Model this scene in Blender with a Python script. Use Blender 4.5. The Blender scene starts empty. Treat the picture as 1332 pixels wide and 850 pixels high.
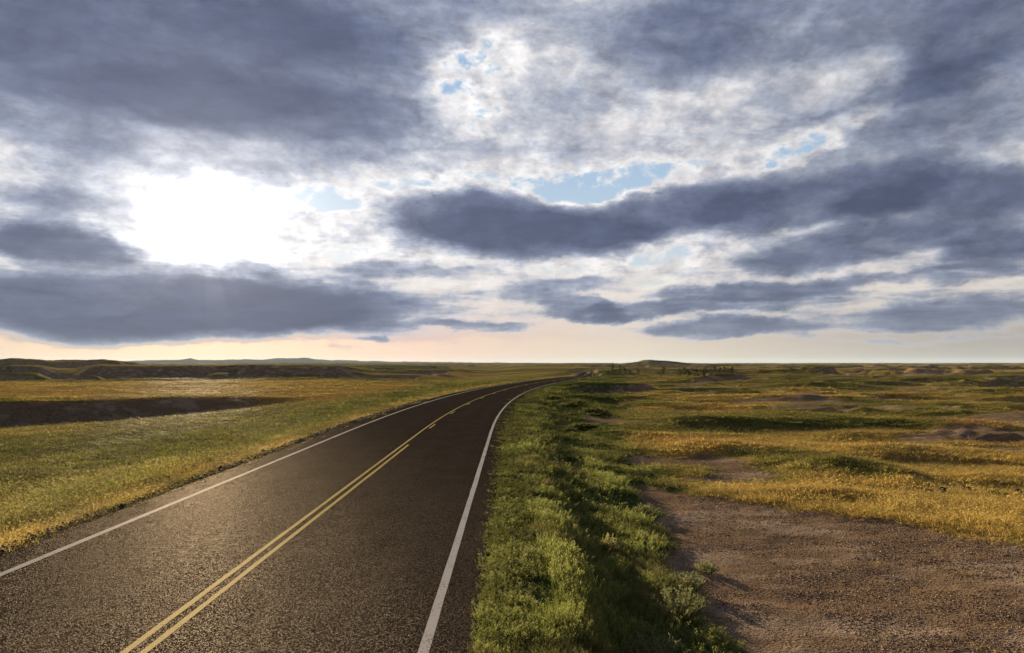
import bpy, math, random
import numpy as np
from mathutils import Vector, noise as mnoise

S = bpy.context.scene
COL = S.collection
R = math.radians
H = 4.2                       # camera height over the road surface (m)

# ------------------------------------------------------------------ camera
cam_d = bpy.data.cameras.new("camera")
cam = bpy.data.objects.new("camera", cam_d)
COL.objects.link(cam)
cam_d.lens = 24.0
cam_d.sensor_width = 36.0
cam_d.clip_start = 0.1
cam_d.clip_end = 80000.0
cam.location = (0, 0, H)
cam.rotation_euler = (R(90 + 3.1), 0, 0)
S.camera = cam

# ------------------------------------------------------------------ exposure, world, sun
S.view_settings.view_transform = 'Standard'
S.view_settings.look = 'None'
S.view_settings.gamma = 1.0
S.view_settings.use_curve_mapping = False
S.view_settings.exposure = 1.5

SUN_AZ, SUN_EL = -24.6, 11.6   # degrees, azimuth clockwise from +Y
sun_dir = Vector((math.sin(R(SUN_AZ)) * math.cos(R(SUN_EL)), math.cos(R(SUN_AZ)) * math.cos(R(SUN_EL)), math.sin(R(SUN_EL))))
sd = bpy.data.lights.new("sun", 'SUN')
sd.energy = 4.8
sd.angle = R(0.55)
sd.color = (1.0, 0.80, 0.52)
sun = bpy.data.objects.new("sun", sd)
COL.objects.link(sun)
sun.rotation_euler = sun_dir.to_track_quat('Z', 'Y').to_euler()

S.cycles.volume_bounces = 0
S.cycles.max_bounces = 6
S.cycles.diffuse_bounces = 3
S.cycles.glossy_bounces = 2
S.cycles.transmission_bounces = 4
S.cycles.transparent_max_bounces = 6
S.cycles.use_denoising = True


class NT:
    """small helper for building node trees"""
    def __init__(self, tree):
        self.t = tree
        self.n = tree.nodes
        self.l = tree.links

    def put(self, sock, v):
        if v is None:
            return
        if isinstance(v, bpy.types.NodeSocket):
            self.l.new(v, sock)
        elif isinstance(v, bpy.types.Node):
            self.l.new(v.outputs[0], sock)
        else:
            if sock.type == 'RGBA' and len(v) == 3:
                v = (*v, 1)
            sock.default_value = v

    def math(self, op, a, b=None, c=None, clamp=False):
        n = self.n.new('ShaderNodeMath'); n.operation = op; n.use_clamp = clamp
        self.put(n.inputs[0], a); self.put(n.inputs[1], b); self.put(n.inputs[2], c)
        return n.outputs[0]

    def vmath(self, op, a, b=None, s=None):
        n = self.n.new('ShaderNodeVectorMath'); n.operation = op
        self.put(n.inputs[0], a); self.put(n.inputs[1], b)
        if s is not None: self.put(n.inputs['Scale'], s)
        return n.outputs['Value'] if op in ('DOT_PRODUCT', 'LENGTH', 'DISTANCE') else n.outputs[0]

    def sep(self, v):
        n = self.n.new('ShaderNodeSeparateXYZ'); self.put(n.inputs[0], v); return n.outputs

    def comb(self, x=0.0, y=0.0, z=0.0):
        n = self.n.new('ShaderNodeCombineXYZ')
        for i, v in enumerate((x, y, z)): self.put(n.inputs[i], v)
        return n.outputs[0]

    def noise(self, vec, scale, detail=4.0, rough=0.55, dist=0.0, out=0, dim='3D', lac=2.0):
        n = self.n.new('ShaderNodeTexNoise'); n.noise_dimensions = dim
        self.put(n.inputs['Vector'], vec); n.inputs['Scale'].default_value = scale
        n.inputs['Detail'].default_value = detail; n.inputs['Roughness'].default_value = rough
        n.inputs['Distortion'].default_value = dist; n.inputs['Lacunarity'].default_value = lac
        return n.outputs[out]

    def voronoi(self, vec, scale, feature='F1', out='Distance', rnd=1.0):
        n = self.n.new('ShaderNodeTexVoronoi'); n.feature = feature
        self.put(n.inputs['Vector'], vec); n.inputs['Scale'].default_value = scale
        n.inputs['Randomness'].default_value = rnd
        return n.outputs[out]

    def mapr(self, v, a, b, c=0.0, d=1.0, smooth=False, clamp=True):
        n = self.n.new('ShaderNodeMapRange')
        n.interpolation_type = 'SMOOTHSTEP' if smooth else 'LINEAR'
        if not smooth: n.clamp = clamp
        for i, x in enumerate((v, a, b, c, d)): self.put(n.inputs[i], x)
        return n.outputs[0]

    def mix(self, f, a, b, mode='MIX'):
        n = self.n.new('ShaderNodeMix'); n.data_type = 'RGBA'; n.blend_type = mode
        n.clamp_factor = True
        self.put(n.inputs[0], f); self.put(n.inputs[6], a); self.put(n.inputs[7], b)
        return n.outputs[2]

    def ramp(self, f, stops, interp='LINEAR'):
        n = self.n.new('ShaderNodeValToRGB'); r = n.color_ramp; r.interpolation = interp
        while len(r.elements) < len(stops): r.elements.new(0.5)
        for e, (p, c) in zip(r.elements, stops):
            e.position = p; e.color = (*c, 1) if len(c) == 3 else c
        self.put(n.inputs[0], f)
        return n.outputs[0]


def lin(r, g, b):
    """sRGB 0-255 to linear"""
    f = lambda c: (c / 255 / 12.92) if c <= 10 else (((c / 255) + 0.055) / 1.055) ** 2.4
    return (f(r), f(g), f(b))


# cloud banks: azimuth, elevation, radius az, radius el (degrees), tilt (degrees), thickness
BLOBS = [
    (-30.8, 23.4, 29.3, 8.2, 0.0, 0.86),
    (-18.2, 19.4, 18.2, 3.5, 0.0, 0.34),
    (-34.8, 16.9, 8.0, 3.1, 0.0, 0.3),
    (-9.6, 27.3, 18.5, 5.1, 0.0, 0.4),
    (21.1, 26.0, 24.5, 4.9, 0.0, 0.36),
    (12.6, 24.4, 13.5, 4.6, 20.0, 0.24),
    (34.9, 21.3, 9.5, 6.5, 10.0, 0.38),
    (29.6, 19.2, 11.2, 1.8, 14.0, 0.24),
    (-3.7, 22.6, 8.3, 4.2, 45.0, -0.3),
    (2.2, 25.4, 3.5, 2.9, 0.0, -0.16),
    (16.8, 18.9, 12.4, 2.9, 5.0, 0.14),
    (31.4, 15.4, 10.5, 3.2, 5.0, 0.3),
    (6.1, 14.5, 9.9, 1.9, 5.0, -0.38),
    (-5.0, 14.8, 6.8, 1.2, 0.0, -0.22),
    (-15.7, 13.4, 5.2, 1.5, 0.0, -0.4),
    (23.7, 16.8, 6.8, 1.4, 18.0, -0.34),
    (-36.4, 13.6, 2.5, 2.5, 60.0, -0.2),
    (-3.0, 12.1, 10.7, 2.9, 0.0, 0.85),
    (1.6, 10.6, 13.3, 2.5, 0.0, 0.65),
    (12.5, 12.4, 13.8, 2.5, 9.0, 0.7),
    (23.6, 12.4, 12.7, 2.5, 4.0, 0.62),
    (33.6, 11.3, 10.2, 2.6, 0.0, 0.7),
    (19.6, 10.0, 13.0, 1.2, 4.0, -0.12),
    (9.9, 8.1, 11.8, 1.9, 0.0, -0.22),
    (25.7, 8.6, 10.4, 2.0, 3.0, 0.6),
    (35.7, 7.9, 6.4, 2.0, 0.0, 0.66),
    (20.7, 5.7, 11.2, 1.0, 2.0, 0.6),
    (13.6, 4.5, 15.2, 0.8, 2.0, 0.52),
    (16.6, 2.7, 10.1, 1.2, 0.0, 0.66),
    (31.6, 3.7, 10.8, 1.6, 0.0, 0.52),
    (30.1, 2.0, 9.7, 0.5, 0.0, 0.5),
    (4.8, 5.0, 7.7, 1.3, -10.0, 0.42),
    (6.1, 6.5, 4.4, 0.8, 0.0, 0.3),
    (-30.2, 4.3, 23.1, 3.3, 0.0, 0.85),
    (-16.7, 4.8, 14.2, 2.8, -4.0, 0.62),
    (-26.2, 2.8, 13.5, 1.9, 0.0, 0.5),
    (-33.6, 8.3, 5.8, 1.9, -5.0, 0.85),
    (-30.9, 11.6, 8.0, 1.6, 0.0, 0.22),
    (-34.6, 10.0, 4.8, 1.1, 0.0, 0.15),
    (-25.3, 10.8, 6.8, 2.3, 0.0, -0.08),
    (-12.2, 7.4, 4.9, 0.9, 0.0, 0.38),
    (-4.9, 7.5, 8.3, 0.8, -5.0, 0.22),
    (-10.3, 2.2, 2.5, 0.4, 0.0, 0.6),
    (-3.0, 3.2, 5.8, 0.6, 0.0, 0.38),
    (-20.8, 7.4, 3.4, 0.8, -10.0, 0.4),
    (-12.6, 13.2, 9.0, 3.1, 0.0, -0.08),
    (-10.8, 17.6, 11.9, 2.2, 0.0, 0.16),
    (20.9, 15.4, 9.8, 1.5, 10.0, 0.12),
    (33.5, 21.6, 8.5, 3.0, 20.0, 0.15),
    (2.2, 18.5, 9.8, 3.1, 0.0, 0.14),
    (8.7, 18.6, 20.4, 4.8, 5.0, -0.14),
    (30.1, 20.9, 15.1, 6.3, 8.0, 0.07),
    (-34.7, 12.8, 5.2, 3.1, 0.0, 0.2),
    (13.7, 15.4, 6.5, 1.8, 8.0, -0.12),
    (18.1, 21.6, 25.1, 7.4, 0.0, 0.03),
    (-3.7, 20.3, 15.7, 3.6, 0.0, 0.08),
    (4.8, 14.4, 5.6, 1.1, 4.0, -0.16),
    (23.7, 16.7, 4.7, 0.8, 18.0, -0.22),
    (-3.7, 24.0, 4.1, 1.5, 45.0, -0.18),
    (-25.4, 14.1, 13.4, 2.3, 0.0, 0.12),
    (-31.8, 10.3, 5.1, 2.7, 0.0, 0.14),
    (11.9, 19.9, 17.5, 4.2, 5.0, 0.02),
    (2.2, 17.0, 15.4, 2.5, 5.0, 0.04),
    (-11.9, 9.0, 9.2, 1.9, 0.0, -0.1),
    (-6.8, 4.7, 11.4, 1.9, 0.0, 0.1),
    (14.8, 7.7, 12.0, 1.2, 3.0, 0.15),
    (33.5, 6.1, 7.2, 0.8, 0.0, 0.35),
    (20.8, 10.4, 8.9, 0.8, 5.0, 0.15),
    (-15.1, 15.9, 11.6, 1.6, 0.0, 0.1),
    (-24.9, 15.8, 11.3, 1.9, 0.0, 0.26),
    (-14.5, 16.5, 7.0, 1.4, 0.0, 0.1),
]

world = bpy.data.worlds.new("World")
S.world = world
world.use_nodes = True
world.cycles.sampling_method = 'MANUAL'
world.cycles.sample_map_resolution = 512
w = NT(world.node_tree)
w.n.clear()
D = w.n.new('ShaderNodeTexCoord').outputs['Generated']
dx, dy, dz = w.sep(D)
az = w.math('MULTIPLY', w.math('ARCTAN2', dx, dy), 57.29578)
el = w.math('MULTIPLY', w.math('ARCSINE', dz), 57.29578)
# cloud deck coordinates: direction meets a high layer, so cells flatten to the horizon
inv = w.math('DIVIDE', 1.0, w.math('ADD', w.math('MAXIMUM', dz, 0.0), 0.16))
deck = w.comb(w.math('MULTIPLY', dx, inv), w.math('MULTIPLY', dy, inv), 0.0)
deck_r = w.n.new('ShaderNodeMapping'); w.put(deck_r.inputs[0], deck)
deck_r.inputs['Rotation'].default_value = (0, 0, R(-24)); deck_r.inputs['Scale'].default_value = (1.0, 1.7, 1.0)
deck_r = deck_r.outputs[0]
ang = w.comb(w.math('MULTIPLY', az, 0.55), el, 0.0)
# domain warp so banks get ragged outlines
wa = w.vmath('SUBTRACT', w.noise(ang, 0.16, 6.0, 0.62, out=1), (0.5, 0.5, 0.5))
uv0 = w.comb(az, el, 0.0)
uv = w.vmath('ADD', uv0, w.vmath('MULTIPLY', wa, (13.0, 4.2, 0.0)))
tot = None
for (a, e, ra, re_, rot, wt) in BLOBS:
    mp = w.n.new('ShaderNodeMapping'); mp.vector_type = 'TEXTURE'
    w.put(mp.inputs[0], uv)
    mp.inputs['Location'].default_value = (a, e, 0)
    mp.inputs['Rotation'].default_value = (0, 0, R(rot))
    mp.inputs['Scale'].default_value = (ra, re_, 1)
    g = w.n.new('ShaderNodeTexGradient'); g.gradient_type = 'SPHERICAL'
    w.put(g.inputs[0], mp.outputs[0])
    v = w.mapr(g.outputs[1], 0.0, 0.62, 0.0, wt, smooth=True)
    tot = v if tot is None else w.math('ADD', tot, v)
# generic broken cloud elsewhere
n1 = w.math('SUBTRACT', w.noise(deck_r, 2.3, 9.0, 0.60, 0.35), 0.5)
n2 = w.math('SUBTRACT', w.noise(ang, 0.33, 8.0, 0.58, 0.6), 0.5)
n3 = w.math('SUBTRACT', w.noise(w.comb(w.math('MULTIPLY', az, 0.13), el, 0.0), 1.15, 6.0, 0.58, 0.3), 0.5)
n4 = w.math('SUBTRACT', w.noise(w.comb(w.math('MULTIPLY', az, 0.6), el, 7.0), 1.6, 8.0, 0.68, 0.8), 0.5)
behind = w.math('MAXIMUM', w.mapr(dy, 0.70, 0.2, 0.0, 0.55, smooth=True), w.mapr(el, 32.0, 60.0, 0.0, 0.55, smooth=True))  # extra thick cloud added out of view, behind and overhead, to lower ambient light
low = w.mapr(w.math('ADD', el, w.math('MULTIPLY', n2, 3.0)), 3.2, 0.8, 0.0, 1.0, smooth=True)      # clear strip on the horizon
ns = w.math('ADD', w.math('MULTIPLY', n1, 0.72), w.math('ADD', w.math('MULTIPLY', n2, 0.62), w.math('ADD', w.math('MULTIPLY', n4, 0.32), w.math('MULTIPLY', n3, w.mapr(el, 4.0, 13.0, 1.15, 0.25)))))
ns = w.math('MULTIPLY', ns, w.mapr(el, 1.0, 5.0, 0.65, 1.0))
soft = w.math('MULTIPLY', w.mapr(tot, 0.30, 0.95, 1.0, 0.55, smooth=True), w.mapr(el, 20.0, 10.0, 0.78, 1.0))      # thick sheets are smoother than thin cloud
ns = w.math('MULTIPLY', ns, soft)
bil = w.math('MULTIPLY', w.math('ABSOLUTE', w.math('SUBTRACT', w.noise(w.vmath('ADD', w.comb(w.math('MULTIPLY', az, 0.62), w.math('MULTIPLY', el, 1.0), 11.0), w.vmath('MULTIPLY', wa, (1.5, 1.5, 0.0))), 0.42, 6.0, 0.55), 0.5)), 2.0)
ns = w.math('ADD', ns, w.math('MULTIPLY', w.math('SUBTRACT', 0.17, bil), w.math('MULTIPLY', w.mapr(el, 2.0, 9.0, 0.15, 0.60), soft)))
puff = w.math('SUBTRACT', w.noise(w.comb(w.math('MULTIPLY', az, 0.8), w.math('MULTIPLY', el, 1.15), 3.0), 0.62, 8.0, 0.58, 0.3), 0.49)
ns = w.math('ADD', ns, w.math('MULTIPLY', w.math('MULTIPLY', puff, w.mapr(tot, -0.5, 0.30, 2.0, 0.0, smooth=True)), w.mapr(el, 3.0, 9.0, 0.15, 1.0)))
T = w.math('ADD', w.math('ADD', tot, 0.155), ns)
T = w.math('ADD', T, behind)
T = w.math('SUBTRACT', T, w.math('MULTIPLY', low, 0.62))
# colour by thickness: thin cloud is lit through, thick cloud is slate
ccol = w.ramp(w.math('MULTIPLY', T, 0.88), [(0.0, lin(240, 239, 238)), (0.10, lin(232, 229, 228)), (0.22, lin(204, 206, 213)), (0.36, lin(168, 174, 189)),
                  (0.52, lin(138, 146, 167)), (0.74, lin(108, 117, 143)), (1.0, lin(82, 91, 119))], 'LINEAR')
cover = w.mapr(T, -0.30, 0.07, 0.0, 1.0, smooth=True)
streak = w.noise(w.comb(w.math('MULTIPLY', az, 0.16), w.math('MULTIPLY', el, 0.75), 5.0), 1.0, 6.0, 0.6, 0.6)
mod = w.mapr(w.math('ADD', w.math('MULTIPLY', streak, 0.55), w.math('MULTIPLY', w.math('ADD', n1, 0.5), 0.45)), 0.30, 0.70, 0.82, 1.24)
ccol = w.mix(w.mapr(T, 0.15, 0.5, 0.0, 1.0), ccol, w.mix(1.0, ccol, w.comb(mod, mod, w.math('ADD', w.math('MULTIPLY', mod, 0.92), 0.07)), 'MULTIPLY'))
# relief: the side of each billow that faces the sun is brighter
tosun = w.vmath('NORMALIZE', w.vmath('SUBTRACT', (SUN_AZ * 0.55, SUN_EL, 0.0), ang))
def relief(sc_, det, off, zz):
    a_ = w.noise(w.vmath('ADD', ang, (0, 0, zz)), sc_, det, 0.6, 0.6)
    b_ = w.noise(w.vmath('ADD', w.vmath('ADD', ang, (0, 0, zz)), w.vmath('MULTIPLY', tosun, (off, off, 0.0))), sc_, det, 0.6, 0.6)
    return w.math('SUBTRACT', a_, b_)
rel = w.math('ADD', w.math('MULTIPLY', relief(0.33, 6.0, 0.7, 0.0), 1.5), w.math('MULTIPLY', relief(1.1, 5.0, 0.25, 4.0), 0.45))
rel = w.math('ADD', 1.0, w.math('MULTIPLY', rel, w.math('MULTIPLY', w.mapr(tot, 0.4, 1.0, 1.0, 0.55), w.mapr(el, 1.0, 8.0, 0.3, 1.0))))
rel = w.math('MINIMUM', w.math('MAXIMUM', rel, 0.72), 1.42)
ccol = w.mix(1.0, ccol, w.comb(rel, rel, w.math('ADD', w.math('MULTIPLY', rel, 0.9), 0.1)), 'MULTIPLY')
# direction to the sun
sdot = w.vmath('DOT_PRODUCT', D, tuple(sun_dir))
sa = w.math('MULTIPLY', w.math('ARCCOSINE', sdot), 57.29578)           # degrees off the sun
warm = w.math('EXPONENT', w.math('MULTIPLY', sa, -1 / 16.0))
glow = w.math('EXPONENT', w.math('MULTIPLY', sa, -1 / 5.8))
core = w.math('EXPONENT', w.math('MULTIPLY', w.math('MULTIPLY', sa, sa), -1 / 6.0))
thin = w.mapr(T, 0.0, 0.55, 1.0, 0.0, smooth=True)
thin2 = w.mapr(T, 0.35, 0.95, 1.0, 0.0, smooth=True)
# far from the sun the lit cloud is greyer and bluer
dim = w.math('MULTIPLY', w.mapr(sa, 18.0, 62.0, 1.0, 0.80, smooth=True), w.mapr(sa, 70.0, 120.0, 1.0, 0.6, smooth=True))
ccol = w.mix(1.0, ccol, w.comb(dim, dim, w.math('ADD', dim, 0.02)), 'MULTIPLY')
hz = w.mapr(az, -30.0, 34.0, 0.0, 1.0)
hcol = w.ramp(hz, [(0.0, lin(206, 185, 172)), (0.35, lin(226, 194, 183)), (0.62, lin(222, 206, 190)), (1.0, lin(172, 165, 160))])
# low cloud picks up the cream of the horizon in its thin parts
lowlit = w.math('MULTIPLY', w.mapr(el, 10.0, 2.6, 0.0, 0.95, smooth=True), thin)
ccol = w.mix(lowlit, ccol, w.mix(w.mapr(el, 2.0, 6.5, 0.0, 1.0), hcol, lin(236, 224, 208)))
# silver glow through the thin cloud around the sun
gl = w.math('ADD', w.math('MULTIPLY', glow, w.math('MULTIPLY', thin, 0.20)), w.math('MULTIPLY', glow, w.math('MULTIPLY', thin2, 0.22)))
gl = w.math('ADD', gl, w.math('MULTIPLY', core, w.math('MULTIPLY', thin, 3.0)))
veil = w.math('ADD', w.math('ADD', w.math('MULTIPLY', glow, 0.16), w.math('MULTIPLY', warm, 0.05)), w.math('MULTIPLY', w.math('EXPONENT', w.math('MULTIPLY', sa, -1 / 2.4)), w.math('MULTIPLY', 1.1, w.mapr(T, 0.4, 1.0, 1.0, 0.25))))
gl = w.math('ADD', gl, w.math('MULTIPLY', veil, w.mapr(el, 0.5, 7.0, 0.25, 1.0, smooth=True)))
# faint shafts of light fanning below the sun
sx = w.math('SUBTRACT', az, SUN_AZ); sy = w.math('SUBTRACT', el, SUN_EL)
fan = w.math('ARCTAN2', sx, w.math('MULTIPLY', sy, -1.0))
shaft = w.mapr(w.noise(w.comb(w.math('MULTIPLY', fan, 2.0), 5.7, 0.0), 1.4, 3.0, 0.6), 0.42, 0.66, 0.0, 1.0, smooth=True)
shaft = w.math('MULTIPLY', shaft, w.mapr(w.math('ABSOLUTE', fan), 0.25, 0.75, 1.0, 0.0, smooth=True))
shaft = w.math('MULTIPLY', shaft, w.mapr(sa, 12.0, 4.0, 0.0, 0.04, smooth=True))
gl = w.math('ADD', gl, shaft)
gl = w.math('MULTIPLY', gl, w.mapr(el, 0.5, 5.0, 0.22, 1.0, smooth=True))
glc = w.mix(1.0, (1.0, 0.962, 0.915, 1), w.comb(gl, gl, gl), 'MULTIPLY')
# cloud free air: Nishita, with the dusty cream layer of the horizon over it
sky = w.n.new('ShaderNodeTexSky'); sky.sky_type = 'NISHITA'; sky.sun_disc = False
sky.sun_elevation = R(SUN_EL); sky.sun_rotation = R(SUN_AZ); sky.altitude = 700
sky.air_density = 1.0; sky.dust_density = 1.4; sky.ozone_density = 1.6
bg_sky = w.n.new('ShaderNodeBackground'); w.put(bg_sky.inputs[0], sky.outputs[0]); bg_sky.inputs[1].default_value = 0.05
hcol2 = w.mix(w.mapr(el, 2.0, 10.0, 0.0, 1.0, smooth=True), hcol, w.mix(w.mapr(el, 8.0, 20.0, 0.0, 1.0), lin(198, 214, 226), lin(150, 184, 218)))
hf = w.mapr(el, 55.0, 25.0, 0.0, 1.0, smooth=True)
bg_h = w.n.new('ShaderNodeBackground'); w.put(bg_h.inputs[0], hcol2); bg_h.inputs[1].default_value = 0.354
m1 = w.n.new('ShaderNodeMixShader'); w.put(m1.inputs[0], w.math('MULTIPLY', hf, 0.94))
w.l.new(bg_sky.outputs[0], m1.inputs[1]); w.l.new(bg_h.outputs[0], m1.inputs[2])
bg_c = w.n.new('ShaderNodeBackground'); w.put(bg_c.inputs[0], ccol); bg_c.inputs[1].default_value = 0.354
m2 = w.n.new('ShaderNodeMixShader'); w.put(m2.inputs[0], w.math('MULTIPLY', cover, 0.985))
w.l.new(m1.outputs[0], m2.inputs[1]); w.l.new(bg_c.outputs[0], m2.inputs[2])
bg_g = w.n.new('ShaderNodeBackground'); w.put(bg_g.inputs[0], glc); bg_g.inputs[1].default_value = 0.354
ad = w.n.new('ShaderNodeAddShader'); w.l.new(m2.outputs[0], ad.inputs[0]); w.l.new(bg_g.outputs[0], ad.inputs[1])
wo = w.n.new('ShaderNodeOutputWorld'); w.l.new(ad.outputs[0], wo.inputs[0])

# ------------------------------------------------------------------ helpers
rng = np.random.default_rng(7)


def hash2(ix, iy, seed):
    h = (ix.astype(np.int64) * 374761393 + iy.astype(np.int64) * 668265263 + seed * 1442695041) & 0xFFFFFFFF
    h = ((h ^ (h >> 13)) * 1274126177) & 0xFFFFFFFF
    h = ((h ^ (h >> 16)) * 2246822519) & 0xFFFFFFFF
    return ((h ^ (h >> 15)) & 0xFFFFFF) / float(0xFFFFFF)


def vnoise(x, y, seed=0):
    x = np.asarray(x, float); y = np.asarray(y, float)
    ix = np.floor(x); iy = np.floor(y)
    fx = x - ix; fy = y - iy
    fx = fx * fx * fx * (fx * (fx * 6 - 15) + 10); fy = fy * fy * fy * (fy * (fy * 6 - 15) + 10)
    a = hash2(ix, iy, seed); b = hash2(ix + 1, iy, seed)
    c = hash2(ix, iy + 1, seed); d = hash2(ix + 1, iy + 1, seed)
    return a + (b - a) * fx + (c - a) * fy + (a - b - c + d) * fx * fy


def fbm(x, y, seed=0, octs=3, g=0.5):
    v = 0; a = 1.0; s = 0.0
    for k in range(octs):
        v = v + a * vnoise(x * 2 ** k + 17.3 * k, y * 2 ** k - 9.1 * k, seed + k)
        s += a; a *= g
    return v / s


def sst(a, b, x):
    t = np.clip((np.asarray(x, float) - a) / (b - a), 0, 1)
    return t * t * (3 - 2 * t)


# ------------------------------------------------------------------ the road's course and the lie of the land
YS = np.arange(-120.0, 1800.0, 1.0)
SL = np.interp(YS, [-120, 42, 165, 182, 265, 700, 900, 1200, 1800], [0, 0, .2325, .2325, .115, .115, .30, .05, .02])
XS = np.cumsum(SL); XS = XS - np.interp(0, YS, XS) - 5.5


def xc(y): return np.interp(y, YS, XS)
def lateral(x, y):
    s = np.interp(y, YS, SL)
    return (x - xc(y)) / np.sqrt(1 + s * s)
def zroad(y): return -2.5 * sst(182, 400, y) - 1.5 * sst(420, 700, y)


PAVE_L, PAVE_R = -5.75, 4.95


def zf(x, y):
    x = np.asarray(x, float); y = np.asarray(y, float)
    r = np.hypot(x, y)
    d = lateral(x, y)
    zr = zroad(y)
    a = x / np.maximum(np.abs(y), 1.0)
    front = sst(-5, 20, y)
    # ---- eroded steps, finer near, broader far
    def steps(lam, amp, r0, r1, seed, lo=.46, hi=.58, ax=1.0):
        n = fbm(x / (lam * ax) + seed, y / lam - seed, seed, 3, .5)
        return amp * (sst(lo, hi, n) - .5) * sst(r0, r1, r)
    ero = (steps(9, .42, 22, 55, 11, .49, .57, 1.5) + steps(24, .95, 45, 120, 12, .47, .57, 1.6) + steps(70, 4.0, 170, 380, 13, .48, .54, 1.5)
           + steps(210, 5.0, 600, 1200, 14, .48, .55) + steps(600, 9.0, 2200, 5000, 15))
    roll = .5 * (fbm(x / 15, y / 11, 21, 3) - .5) + .9 * (fbm(x / 60, y / 45, 22, 2) - .5) + .16 * (fbm(x / 2.6, y / 2.2, 23, 3) - .5)
    # ---- right hand plain
    near_r = sst(62, 26, r)
    zR = -2.3 + .80 * near_r + roll * (1 - .35 * near_r) * 1.35 + ero * 1.05 - .3 * sst(60, 200, r) - 1.2 * sst(350, 900, r) * sst(4000, 1500, r)
    # hummocks that show as dark humps
    wobn = fbm(x / 2.8, y / 1.8, 33, 4, .55)
    for (hx, hy, sx, sy, h) in HUMPS:
        zR = zR + h * (.62 if hy < 160 else .9) * (.7 + .6 * wobn) * np.exp(-((x - hx) / sx) ** 2 - ((y - hy) / sy) ** 2)
    # bare pan in the near right, a little sunken, with a low lip on its far side
    pan = PAN(x, y)
    zR = zR * (1 - .75 * pan) + (-1.60 - .8 * sst(26, 62, r) + .12 * (fbm(x / 3.1, y / 2.0, 31, 4) - .5) + .10 * (fbm(x / 1.1, y / .7, 32, 3) - .5)) * .75 * pan
    # ---- left hand field
    zL = -1.45 + roll * .55 - .05 * np.clip(-d - 14, 0, 30) / 30
    yfoot = np.interp(x, [-260, -95, -65, -48, -39, -31, -20], [52, 79, 87, 102, 108, 113, 118]) + 1.6 * (fbm(x / 9, y * 0, 41, 3) - .5)
    hd = np.interp(x, [-200, -65, -48, -39, -31, -25], [3.3, 3.1, 2.4, 1.6, .6, 0.0])
    t = y - yfoot
    face = sst(0, 7.5, t)
    zgul = -1.5 - .35 * sst(-75, -50, t) - np.maximum(hd - .75, 0) * np.clip((t + 58) / 56, 0, 1) ** .95
    zbeh = -.95 + .35 * roll + .25 * (fbm(x / 7, y / 5, 44, 3) - .5) - .75 * sst(-55, -25, x)
    gm = sst(-22, -30, x)
    zL = zL * (1 - gm) + gm * np.where(t < 0, zgul + roll * .4 * sst(0, -20, t) , zgul * (1 - face) + zbeh * face)
    # fall beyond the golden shelf, then the long dark scarp
    zL = zL - 3.3 * sst(190, 370, y) * sst(30, -30, x)
    wob = 9 * (fbm(x / 40, y * 0, 45, 3) - .5)
    sc = sst(-.20, -.26, a) * sst(-.645, -.60, a)
    zL = zL + 4.8 * sst(388, 399, y + wob) * sc * sst(900, 640, y)
    sc2 = sst(-.66, -.70, a) * .8
    zL = zL + 5.4 * sst(412, 426, y + wob * .7) * sc2 * sst(900, 640, y)
    zL = zL + 2.2 * sst(420, 470, y) * sst(-.16, -.04, a) * 0 + ero * (.55 + .45 * sst(200, 500, r)) * sst(-20, -60, x) * sst(130, 260, r)
    # dark hills on the far left
    hl = sst(-.50, -.60, a) * (.62 + .5 * fbm(x / 60, y / 400, 46, 3))
    zL = zL + 9.5 * hl * sst(775, 798, y + wob) * sst(1300, 900, y)
    side = sst(-9, 14, x - np.interp(y, [0, 180, 400, 900], [-5.4, 12, 45, 130]))
    z = zL * (1 - side) + zR * side
    far = sst(1500, 5000, r)
    z = z * (1 - far) + (ero - 1.5) * far
    # low hill on the horizon right of the bend
    hd2 = np.hypot((x - 286) / 92, (y - 1520) / 150)
    z = z + 9.0 * np.exp(-hd2 ** 2) + 3.0 * np.exp(-(np.hypot((x - 250) / 260, (y - 1540) / 170)) ** 2)
    # spur with the eroded bank, ends the embankment 155 m out
    spur = sst(34, 29.5, x + 1.6 * (fbm(y / 5, y * 0, 51) - .5)) * sst(151.5, 156.5, y + 2.2 * (fbm(x / 4, x * 0, 52, 3) - .5)) * sst(225, 190, y) * sst(8, 14, x)
    z = z * (1 - spur) + (-.35 + roll * .2) * spur
    # ---- embankment
    toe = np.interp(y, [-50, 10, 31, 65, 100, 135, 160, 300, 500], [9.6, 9.8, 11.8, 14.6, 18, 16.5, 14, 13, 12])
    toe = toe + 1.7 * (fbm(x * 0, y / 6, 53, 3) - .5)
    lump = .55 * (fbm(x / 3.4, y / 3.0, 54, 3) - .5) * sst(6.0, 8.0, d) * sst(toe + 3, toe - 1, d)
    k = np.clip((d - 6.3) / np.maximum(toe - 6.3, .5), 0, 1)
    kk = .50 * sst(.03, .36, k) + .50 * np.clip((k - .1) / .9, 0, 1)
    zv = zr - .04 - .10 * sst(4.95, 6.4, d)
    zright = zv * (1 - kk) + z * kk + lump
    kl = sst(-7.2, -15.5, d)
    zv = zr - .05 - .22 * sst(-5.8, -7.6, d) + .10 * (fbm(x / 1.3, y / 1.6, 55, 2) - .5) * sst(-6.2, -7.5, d)
    zleft = zv * (1 - kl) + z * kl
    z2 = np.where(d > 0, zright, zleft)
    sink = sst(PAVE_L + .10, PAVE_L + .6, d) * sst(PAVE_R - .10, PAVE_R - .6, d)
    z2 = z2 - sink * .35
    near = sst(900, 700, y)
    return z2 * near + z * (1 - near)


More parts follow.
